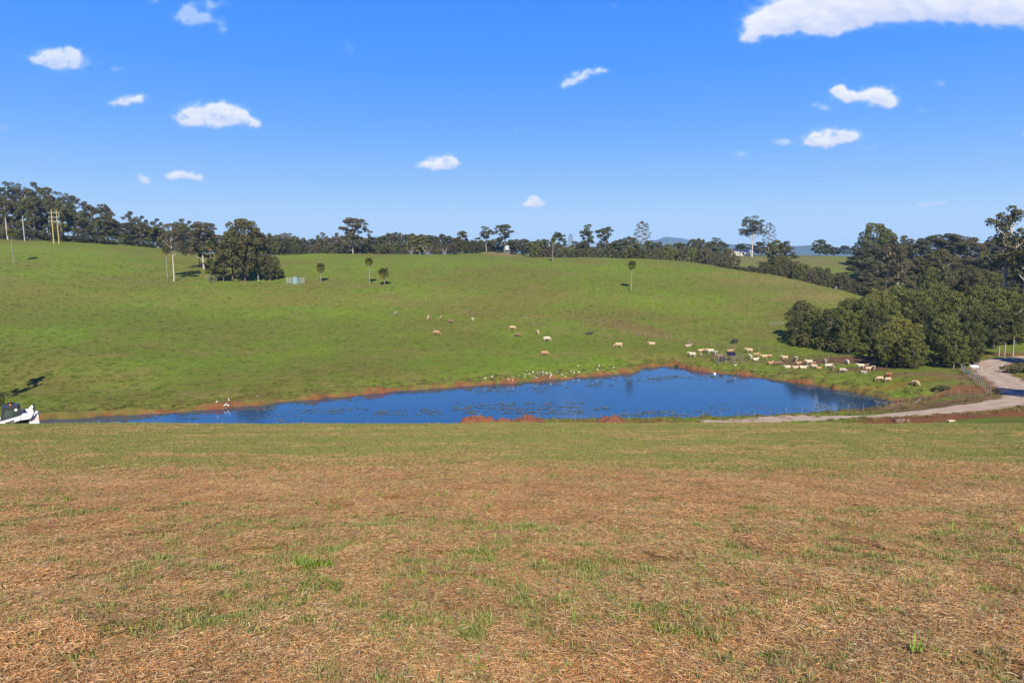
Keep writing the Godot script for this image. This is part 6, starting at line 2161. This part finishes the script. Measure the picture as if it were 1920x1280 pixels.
func build_hill_tufts() -> void:
	var m := tussock(26, 0.22, 0.24, 0.05)
	var tall := tussock(40, 0.45, 0.5, 0.06)
	var where := []
	var cols := PackedColorArray()
	var w2 := []
	var c2 := PackedColorArray()
	for k in 60000:
		var d := lerpf(88.0, 300.0, pow(rng.randf(), 1.3))
		var x := rng.randf_range(-0.80, 0.62) * d
		if noise_a.get_noise_2d(x * 0.25 + 7.0, d * 0.3) < rng.randf_range(-0.3, 0.35): continue
		if d < 182.0 and dam(x, d) > -1.2: continue
		var base_c := ground_color(x, d, 0.0)
		if base_c.r > base_c.g * 1.25 and rng.randf() < 0.85: continue
		if d < 165.0 and x > 40.0 and road_dist(x, d) < 3.2: continue
		var s := rng.randf_range(0.7, 1.5)
		where.append(Transform3D(Basis(Vector3.UP, rng.randf() * TAU).scaled(Vector3(s * 1.3, s, s * 1.3)), on(x, d)))
		var g := rng.randf_range(0.75, 1.15)
		cols.append(Color(base_c.r * 0.85 * g, base_c.g * 0.95 * g, base_c.b * 0.8 * g))
		if rng.randf() < 0.02:
			s = rng.randf_range(0.5, 1.0)
			w2.append(Transform3D(Basis(Vector3.UP, rng.randf() * TAU).scaled(Vector3(s * 1.4, s, s)), on(x + 1.0, d)))
			c2.append(Color(0.065, 0.105, 0.022) * rng.randf_range(0.8, 1.3))
	# rank growth along the banks and verges
	for k in 9000:
		var d := rng.randf_range(92.0, 172.0)
		var x := rng.randf_range(-0.80, 0.78) * d
		var s0 := dam(x, d)
		var r0 := road_dist(x, d) if x > 40.0 else 99.0
		if not (s0 < -0.9 and s0 > -5.0) and not (r0 > 2.8 and r0 < 8.0 and rng.randf() < 0.5): continue
		if x > 30.0 and d > 118.0 and rng.randf() < 0.2: continue
		var s := rng.randf_range(0.6, 1.3)
		w2.append(Transform3D(Basis(Vector3.UP, rng.randf() * TAU).scaled(Vector3(s, s * 0.8, s)), on(x, d)))
		var c := Color(0.10, 0.115, 0.03).lerp(Color(0.24, 0.15, 0.075), rng.randf() * (0.9 if r0 < 50.0 else 0.6)) * rng.randf_range(0.7, 1.2)
		c2.append(c)
	var gm := mat("pasture_tuft", Color(1, 1, 1), 0.85, true, 0.0, 0.3)
	multi("pasture_grass", m, gm, where, cols, "short uneven pasture grass tufts over the hillside")
	multi("rank_grass", tall, gm, w2, c2, "rank weedy grass on the banks and paddock")

func straw_patch(size: float, count: int, length: float, width: float) -> ArrayMesh:
	var b := MB.new()
	for k in count:
		var a := rng.randf() * TAU
		var r := size * 0.5 * sqrt(rng.randf())
		var o := Vector3(cos(a) * r, rng.randf_range(-0.004, 0.026), sin(a) * r)
		var az := rng.randf() * TAU
		var l := length * rng.randf_range(0.4, 1.3)
		var dir := Vector3(cos(az), rng.randf_range(-0.12, 0.28), sin(az)).normalized()
		var side := Vector3(-sin(az), rng.randf_range(-0.5, 0.5), cos(az)).normalized() * width * rng.randf_range(0.35, 0.75)
		var pick := rng.randf()
		var col := Color(0.62, 0.345, 0.137)
		if pick < 0.22: col = Color(0.31, 0.16, 0.062)
		elif pick < 0.36: col = Color(0.58, 0.43, 0.21)
		elif pick < 0.42: col = Color(0.64, 0.52, 0.31)
		elif pick < 0.60: col = Color(0.51, 0.258, 0.096)
		elif pick > 0.93: col = Color(0.13, 0.065, 0.03)
		col = col * rng.randf_range(0.75, 1.25)
		var bow := Vector3(-sin(az), 0.25, cos(az)) * l * rng.randf_range(-0.16, 0.16)
		var m1 := o + dir * l * 0.35 + bow * 0.8
		var m2 := o + dir * l * 0.7 + bow * 0.9 + Vector3.DOWN * l * 0.04
		var z := o + dir * l + Vector3.DOWN * l * 0.12
		b.quad(o - side * 0.6, o + side * 0.6, m1 + side, m1 - side, col)
		b.quad(m1 - side, m1 + side, m2 + side, m2 - side, col)
		b.face(m2 - side, m2 + side, z, col)
	return b.mesh()

func build_straw() -> void:
	var sm := mat("straw", Color(1, 1, 1), 0.8, true, 0.0, 0.3)
	var near: Array[ArrayMesh] = []
	var far: Array[ArrayMesh] = []
	for k in 5:
		near.append(straw_patch(0.6, 3400, 0.055, 0.0024))
		far.append(straw_patch(0.8, 2000, 0.075, 0.0050))
	var wn := [[], [], [], [], []]
	var wf := [[], [], [], [], []]
	var cn := [PackedColorArray(), PackedColorArray(), PackedColorArray(), PackedColorArray(), PackedColorArray()]
	var cf := [PackedColorArray(), PackedColorArray(), PackedColorArray(), PackedColorArray(), PackedColorArray()]
	for pass_ in 2:
		var d := 1.0 if pass_ == 0 else 13.0
		var stop := 14.0 if pass_ == 0 else 38.0
		var gap := 0.30 if pass_ == 0 else 0.42
		while d < stop:
			var x := -0.86 * d - 3.0
			while x < 0.86 * d + 3.0:
				var xx := x + rng.randf_range(-0.5, 0.5) * gap
				var dd := d + rng.randf_range(-0.5, 0.5) * gap
				x += gap
				var g := green(xx, dd)
				if rng.randf() < sstep(0.40, 1.0, g) * 0.75: continue
				var s := rng.randf_range(0.85, 1.2)
				var tr := Transform3D(up_slope(xx, dd) * Basis(Vector3.UP, rng.randf() * TAU) * Basis.from_scale(Vector3(s, s * lerpf(1.3, 0.7, g), s)), on(xx, dd, 0.002))
				var v := rng.randf_range(0.85, 1.12)
				var tone := noise_a.get_noise_2d(xx * 0.35 + 20.0, dd * 0.5)
				var col := Color(v, v * (1.0 + 0.12 * tone), v * (1.0 + 0.16 * tone))
				if dd > 12.0: col = col.lerp(Color(v * 1.0, v * 1.16, v * 1.05), sstep(12.0, 20.0, dd) * 0.8)
				var q := rng.randi() % 5
				if pass_ == 0: wn[q].append(tr); cn[q].append(col)
				else: wf[q].append(tr); cf[q].append(col)
			d += gap
	for k in 5:
		multi("straw_litter", near[k], sm, wn[k], cn[k], "brown mown straw litter lying over the near field")
		multi("straw_litter", far[k], sm, wf[k], cf[k], "paler mown straw litter farther down the field")

func build_grass() -> void:
	var gm := mat("grass_blade", Color(1, 1, 1), 0.6, true, 0.0, 0.4)
	gm.backlight_enabled = true
	gm.backlight = Color(0.35, 0.4, 0.15)
	var kinds: Array[ArrayMesh] = [tussock(4, 0.02, 0.10, 0.009), tussock(9, 0.045, 0.085, 0.008), tussock(16, 0.075, 0.075, 0.0075), tussock(6, 0.03, 0.15, 0.010), tussock(24, 0.11, 0.06, 0.007), tussock(34, 0.14, 0.065, 0.0075)]
	var where := [[], [], [], [], [], []]
	var cols := [PackedColorArray(), PackedColorArray(), PackedColorArray(), PackedColorArray(), PackedColorArray(), PackedColorArray()]
	var lush := Color(0.185, 0.24, 0.034)
	var deep := Color(0.085, 0.122, 0.024)
	var dry := Color(0.30, 0.235, 0.10)
	for k in 980000:
		var d := 1.8 + 36.0 * pow(rng.randf(), 0.75) if k > 380000 else 1.2 + 8.0 * pow(rng.randf(), 0.8)
		var x := rng.randf_range(-1.0, 1.0) * (0.86 * d + 2.6)
		var g := green(x, d)
		if rng.randf() > sstep(0.10, 0.95, g) * 0.80 + 0.13: continue
		var q := rng.randi() % 6
		if d > 14.0: q = [2, 4, 5, 5, 5, 1][q]
		elif g < 0.5: q = [0, 0, 1, 3, 4, 2][q]
		var s := (rng.randf_range(0.42, 0.9) if d < 12.0 else rng.randf_range(0.55, 1.05)) * (0.85 + 0.3 * g)
		if d < 9.0 and q == 5: s *= 0.7
		var c := deep.lerp(lush, rng.randf()).lerp(dry, (0.3 if rng.randf() < 0.65 else 1.0) * rng.randf())
		where[q].append(Transform3D(Basis(Vector3.UP, rng.randf() * TAU).scaled(Vector3(s, s, s)), on(x, d)))
		cols[q].append(c * rng.randf_range(0.8, 1.25))
	# seeding stems standing along the brow of the field
	for k in 1500:
		var d := rng.randf_range(24.0, 37.0)
		var x := rng.randf_range(-0.86, 0.86) * d
		if noise_a.get_noise_2d(x * 0.3, d * 0.3) < rng.randf_range(-0.2, 0.4): continue
		var s := rng.randf_range(1.0, 2.1)
		where[3].append(Transform3D(Basis(Vector3.UP, rng.randf() * TAU).scaled(Vector3(s, s, s)), on(x, d)))
		cols[3].append(deep.lerp(lush, rng.randf()).lerp(dry, 0.6 * rng.randf()))
	# a few marked clumps of bright grass
	for q: Array in [[585, 1062, 0.16, 46], [860, 935, 0.5, 26], [740, 930, 0.6, 30], [60, 945, 0.5, 26], [1040, 1000, 0.3, 16], [1180, 1180, 0.3, 14], [1740, 1230, 0.1, 8], [880, 1260, 0.1, 9], [1850, 1000, 0.6, 30], [610, 945, 0.4, 18]]:
		var p := at(q[0], q[1], 1.2)
		for k in q[3]:
			var a := rng.randf() * TAU
			var r: float = q[2] * sqrt(rng.randf())
			var s := rng.randf_range(0.8, 1.5)
			var kk: int = [0, 1, 3][rng.randi() % 3]
			where[kk].append(Transform3D(Basis(Vector3.UP, rng.randf() * TAU).scaled(Vector3(s, s, s)), on(p.x + cos(a) * r * 1.3, -p.z + sin(a) * r * 0.6)))
			cols[kk].append(deep.lerp(Color(0.19, 0.30, 0.025), rng.randf_range(0.3, 1.0)))
	for k in 6:
		multi("grass", kinds[k], gm, where[k], cols[k], "green grass blades regrowing through the mown field")
